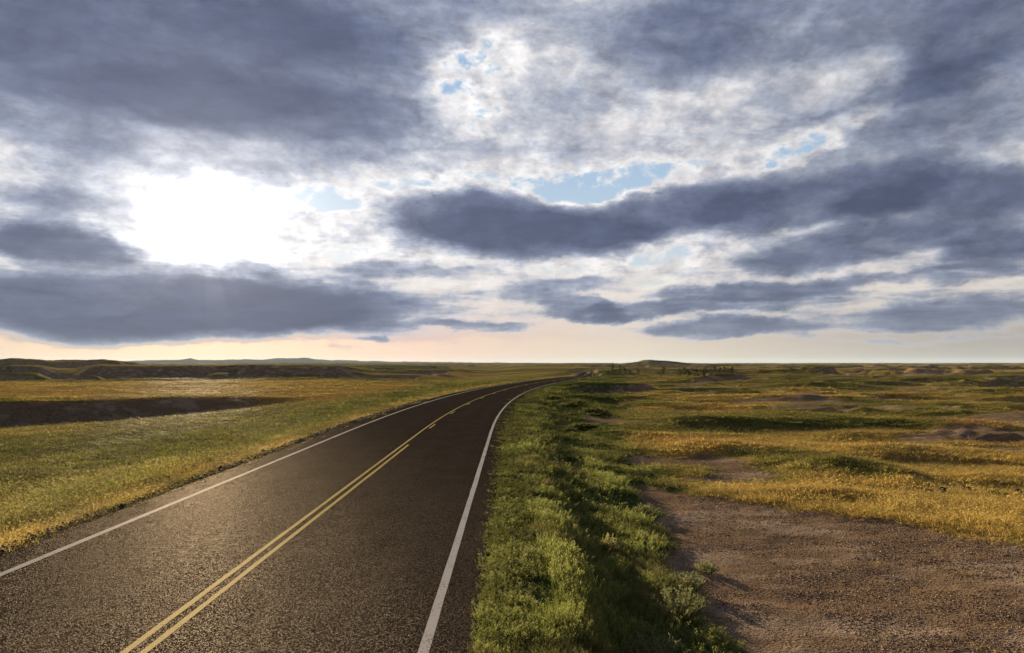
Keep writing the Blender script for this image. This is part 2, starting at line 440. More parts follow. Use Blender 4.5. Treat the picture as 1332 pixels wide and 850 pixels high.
def PAN(x, y):
    n = 7.0 * (fbm(x / 3.2, y / 2.6, 61, 4, .62) - .5)
    edge = np.interp(x, [0, 5.3, 7.5, 9.7, 13.2, 15.2, 21, 35], [34, 32, 29.5, 26.6, 24.0, 20.8, 17.7, 15])
    p = sst(edge + 3.5, edge - 1.5, y + n) * sst(-6, 0, y)
    tng = np.exp(-((x - 10.2) / 4.2) ** 4 - ((y - 39.5) / 5.5) ** 4) * .9
    p3 = .85 * np.exp(-((x - 41) / 9.5) ** 4 - ((y - 54) / 8.0) ** 4)
    tng = tng * sst(.30, .46, fbm(x / 4, y / 3, 62, 3)); p3 = p3 * sst(.40, .54, fbm(x / 6, y / 3.5, 63, 3))
    d = lateral(x, y); toe = np.interp(y, [-50, 10, 34, 65], [9.6, 9.9, 12.0, 14.6]) + 1.5 * (fbm(x / 2.2, y / 2.2, 64, 3) - .5)
    return np.maximum(p, np.maximum(tng, p3)) * sst(toe - 1.3, toe + .3, d)


HUMPS = [(151, 222, 19, 6.5, 3.3), (186, 228, 26, 6, 2.4), (120, 232, 16, 8, 1.8), (72, 118, 9, 3.5, .9), (104, 160, 12, 4, 1.3),
         (36, 92, 7, 2.5, .7), (18.5, 38, 3.6, 2.2, .95), (13.8, 47, 3.2, 2.4, .85), (23.5, 34.5, 4.5, 1.5, .60), (13.5, 30.5, 3.0, 1.2, .45), (27, 47, 5.5, 2.2, .8), (9.5, 58, 3, 2, .7), (20, 70, 6, 2.4, .9), (44, 41, 5, 2, .8),
         (32, 60, 6.5, 2.4, 1.0), (58, 78, 8, 3, .9), (47, 112, 12, 4, .8), (75, 92, 9, 3, .9), (64, 150, 14, 4.5, 1.3), (110, 140, 14, 5, 1.8), (38, 135, 8, 3.5, 1.1), (90, 200, 18, 6, 2.0), (150, 330, 40, 14, 3.0), (215, 420, 50, 18, 4.0),
         (270, 520, 60, 20, 5.0)]


def cover(x, y, slope=None):
    """bare, gold, lush shares of the ground cover"""
    r = np.hypot(x, y); d = lateral(x, y)
    bare = PAN(x, y)
    if slope is None:
        e = np.maximum(.5, r * .012); z0 = zf(x, y)
        slope = np.hypot((zf(x + e, y) - z0) / e, (zf(x, y + e) - z0) / e)
    right = d > 4.5
    bare = np.maximum(bare, .62 * sst(.16, .34, slope) * (x < -28) * (d < -18) * (r < 190))
    steep = sst(.20, .42, slope) * sst(115, 190, r)
    bare = np.maximum(bare, steep * .85)
    n1 = fbm(x / 14, y / 9, 71, 4); n2 = fbm(x / 45 + 4, y / 26, 72, 4); n3 = fbm(x / 4, y / 2.6, 73, 3)
    bare = np.maximum(bare, .8 * sst(.60, .67, fbm(x / 22, y / 9, 74, 4)) * sst(45, 80, r) * (d > 12))
    gR = sst(.44, .60, n1 * .65 + n2 * .35 + .09 * sst(110, 40, r)) * .95
    gR = gR * (1 - .55 * sst(90, 260, r))
    gL = .40 * sst(.48, .60, n1) + .75 * sst(-22, -34, x) * sst(96, 112, y + (x + 50) * -.25) * sst(230, 180, y)
    gold = np.where(right, gR, np.maximum(gL, .55 * sst(-9.0, -7.2, d) * sst(-5.6, -6.3, d)))
    gold = np.maximum(gold, .9 * sst(16, 19, x) * sst(40, 34, x) * sst(154, 158, y) * sst(215, 190, y))
    far = sst(240, 480, r)
    gold = gold * (1 - far) + far * .85 * sst(.40, .56, fbm(x / (r * .16 + 1), y / (r * .1 + 1), 75, 3) if False else fbm(x / 120, y / 70, 75, 4))
    lush = np.where(right, sst(15, 8.5, d - .05 * np.clip(y, 0, 120)) + .40 * sst(.50, .66, fbm(x / 30, y / 20, 76, 3)) * (1 - .6 * gR),
                    .95 * sst(-40, -11, d) * sst(.38, .50, n1 * .6 + n2 * .4 + .03) * sst(-8.0, -9.5, d) * np.maximum(sst(-36, -26, x), sst(84, 66, y)))
    lush = np.clip(lush, 0, 1) * (1 - far * .6)
    gold = gold * (1 - .8 * np.clip(lush, 0, 1) * right)
    return np.clip(bare, 0, 1), np.clip(gold, 0, 1), lush


# ------------------------------------------------------------------ mesh and tagging helpers
def tag(o, label=None, cat=None, group=None, kind=None):
    if label: o['label'] = label
    if cat: o['category'] = cat
    if group: o['group'] = group
    if kind: o['kind'] = kind
    return o


def mesh_np(name, V, F, mat=None, smooth=False):
    """mesh from numpy arrays; F is (n, 3) or (n, 4)"""
    me = bpy.data.meshes.new(name)
    V = np.asarray(V, np.float32); F = np.asarray(F, np.int32)
    me.vertices.add(len(V)); me.vertices.foreach_set('co', V.ravel())
    n, k = F.shape
    me.loops.add(n * k); me.loops.foreach_set('vertex_index', F.ravel())
    me.polygons.add(n)
    me.polygons.foreach_set('loop_start', np.arange(0, n * k, k, dtype=np.int32))
    me.polygons.foreach_set('loop_total', np.full(n, k, np.int32))
    if smooth: me.polygons.foreach_set('use_smooth', np.ones(n, bool))
    me.update(calc_edges=True)
    if mat is not None: me.materials.append(mat)
    return me


def link(name, me, parent=None, loc=None):
    o = bpy.data.objects.new(name, me)
    COL.objects.link(o)
    if parent is not None: o.parent = parent
    if loc is not None: o.location = loc
    return o


def empty(name, loc, rz=0.0):
    o = bpy.data.objects.new(name, None); COL.objects.link(o)
    o.location = loc; o.rotation_euler = (0, 0, rz); o.empty_display_size = .3
    return o


def new_mat(name):
    m = bpy.data.materials.new(name); m.use_nodes = True
    m.node_tree.nodes.clear()
    return m, NT(m.node_tree)


def finish(t, shader, disp=None):
    o = t.n.new('ShaderNodeOutputMaterial'); t.l.new(shader, o.inputs[0])


def princ(t, col, rough=.8, spec=.3, metal=0.0, normal=None):
    p = t.n.new('ShaderNodeBsdfPrincipled')
    t.put(p.inputs['Base Color'], col); t.put(p.inputs['Roughness'], rough)
    p.inputs['Specular IOR Level'].default_value = spec if not isinstance(spec, bpy.types.NodeSocket) else .5
    p.inputs['Metallic'].default_value = metal
    if normal is not None: t.l.new(normal, p.inputs['Normal'])
    return p.outputs[0]


def rough_surface(t, col, gloss=.015, grough=.5, normal=None):
    d = t.n.new('ShaderNodeBsdfDiffuse'); t.put(d.inputs[0], col); d.inputs['Roughness'].default_value = .6
    g = t.n.new('ShaderNodeBsdfGlossy'); g.inputs[0].default_value = (1, .86, .72, 1); g.inputs['Roughness'].default_value = grough
    m_ = t.n.new('ShaderNodeMixShader'); t.put(m_.inputs[0], gloss)
    if normal is not None: t.l.new(normal, d.inputs['Normal']); t.l.new(normal, g.inputs['Normal'])
    t.l.new(d.outputs[0], m_.inputs[1]); t.l.new(g.outputs[0], m_.inputs[2])
    return m_.outputs[0]


def bump(t, h, strength=.5, dist=.02, normal=None):
    b = t.n.new('ShaderNodeBump'); b.inputs['Strength'].default_value = strength; b.inputs['Distance'].default_value = dist
    t.put(b.inputs['Height'], h)
    if normal is not None: t.l.new(normal, b.inputs['Normal'])
    return b.outputs[0]


# ------------------------------------------------------------------ ground
def ground_material():
    m, t = new_mat("prairie_ground")
    pos = t.n.new('ShaderNodeNewGeometry').outputs['Position']
    at = t.n.new('ShaderNodeAttribute'); at.attribute_name = 'cover'
    sp = t.n.new('ShaderNodeSeparateColor'); t.l.new(at.outputs['Color'], sp.inputs[0])
    bare, gold, lush = sp.outputs[0], sp.outputs[1], sp.outputs[2]
    flat = t.vmath('MULTIPLY', pos, (1, 1, .4))
    nA = t.noise(flat, .35, 6.0, .6); nB = t.noise(flat, 2.2, 6.0, .65); nC = t.noise(flat, 11.0, 4.0, .65); nD = t.noise(flat, .045, 5.0, .6)
    mixn = t.math('ADD', t.math('MULTIPLY', t.math('SUBTRACT', nA, .5), 1.0), t.math('MULTIPLY', t.math('SUBTRACT', nB, .5), .9))
    mixn = t.math('ADD', mixn, t.math('MULTIPLY', t.math('SUBTRACT', nD, .5), .7))
    g2 = t.mapr(t.math('ADD', gold, mixn), .25, .75, 0, 1, smooth=True)
    l2 = t.mapr(t.math('ADD', lush, mixn), .25, .75, 0, 1, smooth=True)
    b2 = t.mapr(t.math('ADD', bare, t.math('MULTIPLY', mixn, .7)), .35, .62, 0, 1, smooth=True)
    olive = t.mix(nB, (.082, .078, .020), (.19, .17, .046))
    goldc = t.mix(nB, (.20, .135, .036), (.44, .31, .088))
    lushc = t.mix(nC, (.030, .046, .012), (.085, .110, .026))
    veg = t.mix(g2, olive, goldc)
    veg = t.mix(l2, veg, lushc)
    spk = t.mapr(nC, .45, .75, 0, 1)
    dirt = t.mix(nB, (.150, .092, .054), (.40, .275, .175))
    dirt = t.mix(t.math('MULTIPLY', spk, .6), dirt, (.055, .034, .022))
    pale = t.mapr(t.math('ADD', t.noise(t.vmath('MULTIPLY', pos, (.6, 1.0, 1)), .42, 5.0, .6), t.math('MULTIPLY', nC, .12)),   .54, .70, 0, .8, smooth=True)
    dirt = t.mix(pale, dirt, (.46, .34, .24))
    col = t.mix(b2, veg, dirt)
    h = t.math('ADD', t.math('MULTIPLY', nB, .6), t.math('MULTIPLY', nC, .35))
    cl = t.voronoi(flat, 16.0); cl2 = t.voronoi(flat, 42.0)
    h2 = t.math('ADD', h, t.math('MULTIPLY', b2, t.math('ADD', t.math('MULTIPLY', cl, .35), t.math('MULTIPLY', cl2, .16))))
    nm = bump(t, h2, .9, .16)
    nm2 = bump(t, t.noise(flat, .30, 6.0, .62), .55, 1.3, nm)
    finish(t, rough_surface(t, col, .004, .6, nm2))
    return m


def build_ground():
    front = np.radians(np.arange(-48, 48.01, .15))
    back = np.radians(np.concatenate([np.arange(-178, -48, 2.6), np.arange(50.6, 181, 2.6)]))
    A = np.sort(np.concatenate([front, back]))
    rr = [0.6]
    while rr[-1] < 42000: rr.append(rr[-1] * 1.0105 + (.06 if rr[-1] < 12 else 0))
    rr = np.array(rr)
    RR, AA = np.meshgrid(rr, A, indexing='ij')
    X = RR * np.sin(AA); Y = RR * np.cos(AA)
    Z = zf(X, Y)
    nr, na = X.shape
    V = np.stack([X, Y, Z], -1).reshape(-1, 3)
    V = np.vstack([V, [[0, 0, float(zf(0.0, 0.0))]]])
    i = np.arange(nr - 1)[:, None] * na; j = np.arange(na)[None, :]; j2 = (j + 1) % na
    F = np.stack([i + j, i + na + j, i + na + j2, i + j2], -1).reshape(-1, 4)
    me = mesh_np("ground", V, F, ground_material(), True)
    dr = np.gradient(Z, axis=0) / np.gradient(RR, axis=0); da = np.gradient(Z, axis=1) / (np.gradient(AA, axis=1) * RR)
    b, g, l = cover(V[:, 0], V[:, 1], np.append(np.hypot(dr, da).ravel(), 0.0))
    c = np.ones((len(V), 4), np.float32); c[:, 0] = b; c[:, 1] = g; c[:, 2] = l
    ca = me.attributes.new('cover', 'FLOAT_COLOR', 'POINT'); ca.data.foreach_set('color', c.ravel())
    o = link("ground", me)
    # the small disc round the centre of the sheet
    return tag(o, "rolling prairie of golden and green grass with bare brown soil", "ground", kind='structure')


ground = build_ground()

# ------------------------------------------------------------------ distant hills
def build_hills():
    m, t = new_mat("distant_hill_cover")
    pos = t.n.new('ShaderNodeNewGeometry').outputs['Position']
    n = t.noise(pos, .0016, 5.0, .6)
    finish(t, rough_surface(t, t.mix(n, (.045, .052, .035), (.13, .115, .08)), 0.0, .6))
    A = np.radians(np.arange(-60, 30.01, .1)); rr = np.linspace(11500, 19000, 26)
    RR, AA = np.meshgrid(rr, A, indexing='ij')
    deg = np.degrees(AA)
    crest = np.interp(deg, [-60, -48, -37, -34, -31, -28, -25.8, -25.2, -24.6, -21, -19.5, -17.6, -16, -14, -11, -7, 0, 8, 30],
                      [.20, .22, .22, .30, .28, .33, .38, .50, .36, .42, .47, .62, .50, .38, .28, .22, .14, .06, .03])
    crest = crest + .10 * (fbm(deg * 1.3, deg * 0 + RR / 3000, 81, 4) - .5)
    prof = np.exp(-((RR - 15000) / 2300) ** 2) * (0.75 + .5 * fbm(deg * .9 + RR / 2500, RR / 1800, 82, 4))
    Z = -12 + np.clip(crest, 0.02, 2) * .85 * 15000 * math.radians(1) * prof
    X = RR * np.sin(AA); Y = RR * np.cos(AA)
    nr, na = X.shape
    V = np.stack([X, Y, Z], -1).reshape(-1, 3)
    i = np.arange(nr - 1)[:, None] * na; j = np.arange(na - 1)[None, :]
    F = np.stack([i + j, i + na + j, i + na + j + 1, i + j + 1], -1).reshape(-1, 4)
    return tag(link("hills", mesh_np("hills", V, F, m, True)), "low blue ridge on the left horizon below the cloud bank", "hills", kind='structure')


hills = build_hills()

# ------------------------------------------------------------------ road
def asphalt_material():
    m, t = new_mat("worn_asphalt")
    pos = t.n.new('ShaderNodeNewGeometry').outputs['Position']
    v1 = t.voronoi(pos, 60.0, out='Color'); v1d = t.voronoi(pos, 60.0)
    v2 = t.voronoi(pos, 118.0, out='Color')
    s1 = t.n.new('ShaderNodeSeparateColor'); t.l.new(v1, s1.inputs[0])
    s2 = t.n.new('ShaderNodeSeparateColor'); t.l.new(v2, s2.inputs[0])
    big = t.noise(pos, .5, 5.0, .6); mid = t.noise(t.vmath('MULTIPLY', pos, (1, .35, 1)), 2.0, 5.0, .6)
    base = t.mix(mid, (.014, .0105, .0080), (.028, .021, .016))
    stone = t.mix(s1.outputs[1], (.030, .024, .019), (.118, .095, .073))
    f = t.mapr(s1.outputs[0], .60, .78, 0, 1)
    c = t.mix(f, base, stone)
    c = t.mix(1.0, c, (1.06, 1.0, .92, 1), 'MULTIPLY')
    c = t.mix(t.mapr(s2.outputs[0], .80, .90, 0, .7), c, (.11, .086, .066))
    c = t.mix(t.mapr(big, .35, .70, 0, .35), c, (.012, .0095, .0078))
    uv = t.n.new('ShaderNodeUVMap'); uv.uv_map = 'along'
    u, vv, _ = t.sep(uv.outputs[0])
    # polished, paler wheel paths
    wp = None
    for c0 in (-3.55, -1.5, 1.25, 3.1):
        k = t.mapr(t.math('ABSOLUTE', t.math('SUBTRACT', u, c0)), .55, .1, 0, 1, smooth=True)
        wp = k if wp is None else t.math('MAXIMUM', wp, k)
    wp = t.math('MULTIPLY', wp, t.mapr(t.noise(pos, .12, 3.0, .6), .3, .7, .3, 1))
    c = t.mix(t.math('MULTIPLY', wp, .14), c, (.075, .060, .045))
    # two pale scuffs in the oncoming lane
    sc = t.n.new('ShaderNodeMapping'); sc.vector_type = 'TEXTURE'; t.put(sc.inputs[0], pos)
    sc.inputs['Location'].default_value = (-7.35, 15.9, 0); sc.inputs['Scale'].default_value = (1.1, 1.8, 10)
    g = t.n.new('ShaderNodeTexGradient'); g.gradient_type = 'SPHERICAL'; t.l.new(sc.outputs[0], g.inputs[0])
    scf = t.math('MULTIPLY', g.outputs[1], t.mapr(t.noise(t.vmath('MULTIPLY', pos, (1, 3.2, 1)), 1.6, 5.0, .65), .50, .68, 0, .85))
    c = t.mix(scf, c, (.33, .26, .19))
    rough = t.mapr(s1.outputs[2], 0, 1, .62, .92)
    hgt = t.math('ADD', t.math('MULTIPLY', v1d, 1.0), t.math('MULTIPLY', s2.outputs[1], .35))
    nm = bump(t, hgt, .75, .010)
    finish(t, rough_surface(t, c, t.math('ADD', .0008, t.math('MULTIPLY', f, .013)), .36, nm))
    return m


def paint_material(name, a, b, wear=.52):
    m, t = new_mat(name)
    pos = t.n.new('ShaderNodeNewGeometry').outputs['Position']
    n = t.noise(pos, 34.0, 4.0, .7); n2 = t.noise(pos, 1.3, 4.0, .6)
    v1 = t.voronoi(pos, 52.0, out='Color'); s1 = t.n.new('ShaderNodeSeparateColor'); t.l.new(v1, s1.inputs[0])
    c = t.mix(n, a, b)
    worn = t.mapr(t.math('ADD', t.math('MULTIPLY', s1.outputs[0], .6), t.math('MULTIPLY', n2, .7)), wear + .30, wear + .42, 0, .75)
    c = t.mix(worn, c, (.06, .047, .036))
    nm = bump(t, t.voronoi(pos, 52.0), .6, .008)
    finish(t, rough_surface(t, c, .012, .5, nm))
    return m


def strip(name, d0, d1, y0, y1, dz, mat, parent=None, step=.5, nd=1, ragged=0.0, uvs=False, seed=0):
    """ribbon that follows the road between lateral offsets d0 and d1"""
    n = max(2, int((y1 - y0) / step) + 1)
    y = np.linspace(y0, y1, n)
    s = np.interp(y, YS, SL); c = 1 / np.sqrt(1 + s * s); sn = s * c
    D = np.linspace(0, 1, nd + 1)
    V = []; U = []
    for k, q in enumerate(D):
        dd = d0 + (d1 - d0) * q + np.zeros(n)
        if ragged and k == 0: dd = dd - ragged * (fbm(y / 1.1, y * 0, 90 + seed, 4, .6) - .5) * 2
        if ragged and k == nd: dd = dd + ragged * (fbm(y / 1.1, y * 0, 95 + seed, 4, .6) - .5) * 2
        px = xc(y) + dd * c; py = y - dd * sn
        V.append(np.stack([px, py, zroad(y) + dz], -1)); U.append(np.stack([dd, y], -1))
    V = np.stack(V, 1).reshape(-1, 3); U = np.stack(U, 1).reshape(-1, 2)
    w_ = nd + 1
    i = np.arange(n - 1)[:, None] * w_; j = np.arange(nd)[None, :]
    F = np.stack([i + j, i + j + 1, i + w_ + j + 1, i + w_ + j], -1).reshape(-1, 4)
    me = mesh_np(name, V, F, mat, True)
    if uvs:
        uvl = me.uv_layers.new(name='along')
        uvl.data.foreach_set('uv', U[F.ravel()].astype(np.float32).ravel())
    return link(name, me, parent)


road = strip("road", PAVE_L, PAVE_R, -100, 690, 0.0, asphalt_material(), None,   .4, 14, .05, True)
tag(road, "two lane brown asphalt road curving right into the prairie", "road", kind='structure')
yel = paint_material("yellow_paint", (.50, .37, .10), (.68, .53, .19), .58)
wht = paint_material("white_paint", (.50, .46, .41), (.68, .64, .58), .55)
tag(strip("edge_line", 4.13, 4.29, -100, 690, .004, wht, road, .5, 1, .012, seed=1), "white edge line on the inside of the bend")
tag(strip("edge_line", -4.78, -4.60, -100, 690, .004, wht, road, .5, 1, .012, seed=2), "white edge line on the outside of the bend")
tag(strip("centre_line", -.20, -.085, -100, 690, .004, yel, road, .5, 1, .010, seed=3), "unbroken yellow line in the middle of the road")
tag(strip("centre_line", .085, .20, -100, 35.6, .004, yel, road, .5, 1, .010, seed=4), "unbroken part of the second yellow line")
yy = 44.6
while yy < 300:
    tag(strip("centre_dash", .085, .20, yy, yy + 3.0, .004, yel, road, .5, 1, .010, seed=5), "short yellow dash beside the unbroken line")
    yy += 12.6

# ------------------------------------------------------------------ haze
def build_haze():
    m, t = new_mat("prairie_air")
    pv = t.n.new('ShaderNodeVolumePrincipled')
    pv.inputs['Color'].default_value = (.62, .80, 1.0, 1)
    pv.inputs['Density'].default_value = HAZE
    pv.inputs['Anisotropy'].default_value = .1
    o = t.n.new('ShaderNodeOutputMaterial'); t.l.new(pv.outputs[0], o.inputs['Volume'])
    L = 43500.0; z0 = -40.0; z1 = 240.0
    V = [(x, y, z) for z in (z0, z1) for (x, y) in ((-L, -L), (L, -L), (L, L), (-L, L))]
    F = [(0, 3, 2, 1), (4, 5, 6, 7), (0, 1, 5, 4), (1, 2, 6, 5), (2, 3, 7, 6), (3, 0, 4, 7)]
    return tag(link("haze", mesh_np("haze", V, F, m)), "thin evening haze over the plain", "haze", kind='stuff')


HAZE = 1.5e-5
haze = build_haze()

# ------------------------------------------------------------------ ground cover (nobody could count it)
def plant_material(name, tip, trans=.45, tipmix=.5):
    m, t = new_mat(name)
    a = t.n.new('ShaderNodeAttribute'); a.attribute_type = 'INSTANCER'; a.attribute_name = 'tint'
    h = t.n.new('ShaderNodeAttribute'); h.attribute_name = 'h'
    c = t.mix(t.math('MULTIPLY', h.outputs['Fac'], tipmix), a.outputs['Color'], tip)
    if tip is None:
        c = a.outputs['Color']
    d = t.n.new('ShaderNodeBsdfDiffuse'); t.put(d.inputs[0], c)
    tr = t.n.new('ShaderNodeBsdfTranslucent'); t.put(tr.inputs[0], c)
    mx = t.n.new('ShaderNodeMixShader'); mx.inputs[0].default_value = trans
    t.l.new(d.outputs[0], mx.inputs[1]); t.l.new(tr.outputs[0], mx.inputs[2])
    gl = t.n.new('ShaderNodeBsdfGlossy'); gl.inputs['Roughness'].default_value = .45; gl.inputs[0].default_value = (.8, .8, .8, 1)
    m2 = t.n.new('ShaderNodeMixShader'); m2.inputs[0].default_value = .010
    t.l.new(mx.outputs[0], m2.inputs[1]); t.l.new(gl.outputs[0], m2.inputs[2])
    finish(t, m2.outputs[0])
    return m


class Leaves:
    """collects blades and leaves for one clump mesh; h runs 0 at the base to 1 at the tip"""
    def __init__(self):
        self.V = []; self.F = []; self.h = []

    def blade(self, p, ang, ht, wd, lean, h0=0.0, h1=1.0, seg=2):
        c, s = math.cos(ang), math.sin(ang)
        wx, wy = -s * wd / 2, c * wd / 2
        b = len(self.V)
        for k in range(seg):
            q = k / seg
            o = lean * q * q
            f = 1 - .35 * q
            x = p[0] + c * o; y = p[1] + s * o; z = p[2] + ht * q
            self.V += [(x - wx * f, y - wy * f, z), (x + wx * f, y + wy * f, z)]
            self.h += [h0 + (h1 - h0) * q] * 2
        self.V.append((p[0] + c * lean, p[1] + s * lean, p[2] + ht)); self.h.append(h1)
        for k in range(seg - 1):
            a = b + 2 * k
            self.F += [(a, a + 1, a + 3), (a, a + 3, a + 2)]
        a = b + 2 * (seg - 1)
        self.F.append((a, a + 1, a + 2))

    def leaf(self, p, d, ln, wd, h=0.6, tilt=None):
        """a pointed leaf from p along unit vector d"""
        d = Vector(d).normalized()
        up = Vector((random.uniform(-1, 1), random.uniform(-1, 1), random.uniform(-1, 1)))
        s = d.cross(up)
        if s.length < 1e-3: s = d.cross(Vector((1, 0, 0)))
        s = s.normalized() * wd / 2
        p = Vector(p); mid = p + d * ln * .45; tip = p + d * ln
        b = len(self.V)
        self.V += [tuple(p), tuple(mid + s), tuple(tip), tuple(mid - s)]
        self.h += [h - .1, h, h + .15, h]
        self.F += [(b, b + 1, b + 2), (b, b + 2, b + 3)]

    def stalk(self, p, q, w, h=0.2):
        p = Vector(p); q = Vector(q); b = len(self.V)
        s = (q - p).cross(Vector((random.uniform(-1, 1), random.uniform(-1, 1), .2))).normalized() * w / 2
        self.V += [tuple(p - s), tuple(p + s), tuple(q + s * .5), tuple(q - s * .5)]
        self.h += [h * .5, h * .5, h, h]
        self.F += [(b, b + 1, b + 2), (b, b + 2, b + 3)]

    def mesh(self, name, mat):
        me = mesh_np(name, self.V, self.F, mat)
        a = me.attributes.new('h', 'FLOAT', 'POINT'); a.data.foreach_set('value', np.array(self.h, np.float32))
        return me


def rnd_disc(rad):
    a = random.uniform(0, 2 * math.pi); r = rad * math.sqrt(random.random())
    return r * math.cos(a), r * math.sin(a)


def clump_fine(seed, n=34, rad=.17, h0=.12, h1=.30, wd=.008):
    random.seed(seed); L = Leaves()
    for i in range(n):
        x, y = rnd_disc(rad)
        ht = random.uniform(h0, h1)
        L.blade((x, y, -.03), random.uniform(0, 6.28), ht, wd * random.uniform(.7, 1.3), ht * random.uniform(.15, .75))
    return L


def clump_seed(seed):
    L = clump_fine(seed, 18, .17, .10, .24)
    for i in range(9):
        x, y = rnd_disc(.17); ht = random.uniform(.28, .48); a = random.uniform(0, 6.28); ln = ht * random.uniform(.1, .35)
        L.blade((x, y, 0), a, ht, .005, ln, .2, .7)
        q = (x + math.cos(a) * ln, y + math.sin(a) * ln, ht)
        for k in range(3):
            L.leaf((q[0], q[1], q[2] - .02 * k), (math.cos(a) * .5 + random.uniform(-.4, .4), math.sin(a) * .5 + random.uniform(-.4, .4), .9), .055, .014, 1.0)
    return L


def clump_leafy(seed, n=11, rad=.16, h0=.10, h1=.24, leaves=8, ll=.05, lw=.018):
    random.seed(seed); L = Leaves()
    for i in range(n):
        x, y = rnd_disc(rad); ht = random.uniform(h0, h1)
        tx, ty = x + random.uniform(-.05, .05), y + random.uniform(-.05, .05)
        L.stalk((x, y, -.02), (tx, ty, ht), .005)
        for k in range(leaves):
            q = .25 + .75 * (k + random.random()) / leaves
            p = (x + (tx - x) * q, y + (ty - y) * q, ht * q)
            a = random.uniform(0, 6.28); u = random.uniform(.25, 1.1)
            L.leaf(p, (math.cos(a), math.sin(a), u), ll * random.uniform(.7, 1.2), lw * random.uniform(.7, 1.3), .3 + .6 * q)
    return L


def clump_bud(seed):
    """upright sage stems with pale closed leaf tips"""
    random.seed(seed); L = Leaves()
    for i in range(9):
        x, y = rnd_disc(.15); ht = random.uniform(.18, .40)
        tx, ty = x + random.uniform(-.07, .07), y + random.uniform(-.07, .07)
        L.stalk((x, y, -.02), (tx, ty, ht), .006)
        for k in range(9):
            q = .3 + .7 * k / 8
            p = (x + (tx - x) * q, y + (ty - y) * q, ht * q)
            a = random.uniform(0, 6.28)
            L.leaf(p, (math.cos(a) * .6, math.sin(a) * .6, 1.0), .055, .013, .2 + .8 * q)
    return L


def source(name, me):
    return bpy.data.objects.new(name, me)      # only a shape for the cover below, not in the scene by itself


grass_mat = plant_material("grass_blade", (.42, .33, .13), .45, .42)
leaf_mat = plant_material("broad_leaf", (.40, .38, .115), .42, .50)
SRC = [source("blade_tuft", clump_fine(1).mesh("blade_tuft", grass_mat)),
       source("blade_tuft", clump_fine(2, 30, .19, .08, .22, .009).mesh("blade_tuft", grass_mat)),
       source("seed_tuft", clump_seed(3).mesh("seed_tuft", grass_mat)),
       source("leafy_tuft", clump_leafy(4, 12, .16, .08, .28, 9, .030, .009).mesh("leafy_tuft", leaf_mat)),
       source("leafy_tuft", clump_leafy(5, 11, .17, .05, .17, 9, .030, .013).mesh("leafy_tuft", leaf_mat)),
       source("sage_tuft", clump_bud(6).mesh("sage_tuft", leaf_mat))]


def scatter(name, P, scl, rot, tint, kind, sources, mat_for_slots=()):
    """one object whose geometry nodes set the given shapes on its points"""
    me = bpy.data.meshes.new(name)
    n = len(P)
    me.vertices.add(n); me.vertices.foreach_set('co', np.asarray(P, np.float32).ravel())
    def at(nm, ty, dom, arr, key):
        a = me.attributes.new(nm, ty, dom); a.data.foreach_set(key, np.ascontiguousarray(arr).ravel())
    at('scl', 'FLOAT_VECTOR', 'POINT', np.asarray(scl, np.float32), 'vector')
    at('rot', 'FLOAT_VECTOR', 'POINT', np.asarray(rot, np.float32), 'vector')
    at('tint', 'FLOAT_COLOR', 'POINT', np.concatenate([tint, np.ones((n, 1))], 1).astype(np.float32), 'color')
    at('pick', 'INT', 'POINT', np.asarray(kind, np.int32), 'value')
    o = link(name, me)
    g = bpy.data.node_groups.new(name + "_scatter", 'GeometryNodeTree')
    g.interface.new_socket('Geometry', in_out='INPUT', socket_type='NodeSocketGeometry')
    g.interface.new_socket('Geometry', in_out='OUTPUT', socket_type='NodeSocketGeometry')
    gi = g.nodes.new('NodeGroupInput'); go = g.nodes.new('NodeGroupOutput')
    ins = g.nodes.new('GeometryNodeInstanceOnPoints'); ins.inputs['Pick Instance'].default_value = True
    jn = g.nodes.new('GeometryNodeGeometryToInstance')
    for s in reversed(sources):
        oi = g.nodes.new('GeometryNodeObjectInfo'); oi.inputs['Object'].default_value = s; oi.inputs['As Instance'].default_value = True
        g.links.new(oi.outputs['Geometry'], jn.inputs[0])
    if len(sources) > 1:
        j2 = g.nodes.new('GeometryNodeJoinGeometry'); g.nodes.remove(jn)
        infos = [q for q in g.nodes if q.bl_idname == 'GeometryNodeObjectInfo']
        infos.sort(key=lambda q: -sources.index(q.inputs['Object'].default_value))
        for oi in infos: g.links.new(oi.outputs['Geometry'], j2.inputs[0])
        src = j2.outputs[0]
    else:
        src = jn.outputs[0]
    g.links.new(src, ins.inputs['Instance'])
    def named(nm, ty):
        q = g.nodes.new('GeometryNodeInputNamedAttribute'); q.data_type = ty; q.inputs['Name'].default_value = nm
        return [s_ for s_ in q.outputs if s_.enabled and s_.name == 'Attribute'][0]
    g.links.new(named('scl', 'FLOAT_VECTOR'), ins.inputs['Scale'])
    eu = g.nodes.new('FunctionNodeEulerToRotation'); g.links.new(named('rot', 'FLOAT_VECTOR'), eu.inputs[0])
    g.links.new(eu.outputs[0], ins.inputs['Rotation'])
    g.links.new(named('pick', 'INT'), ins.inputs['Instance Index'])
    g.links.new(gi.outputs[0], ins.inputs['Points'])
    g.links.new(ins.outputs[0], go.inputs[0])
    md = o.modifiers.new('cover', 'NODES'); md.node_group = g
    return o


def sample_ground(n, r0, r1, p, a0=-47, a1=47, seed=1):
    """points with density per area falling as r^-(p+1)"""
    q = np.random.default_rng(seed)
    u = q.random(n)
    e = 1 - p
    r = (r0 ** e + u * (r1 ** e - r0 ** e)) ** (1 / e)
    a = np.radians(q.uniform(a0, a1, n))
    return r * np.sin(a), r * np.cos(a), q


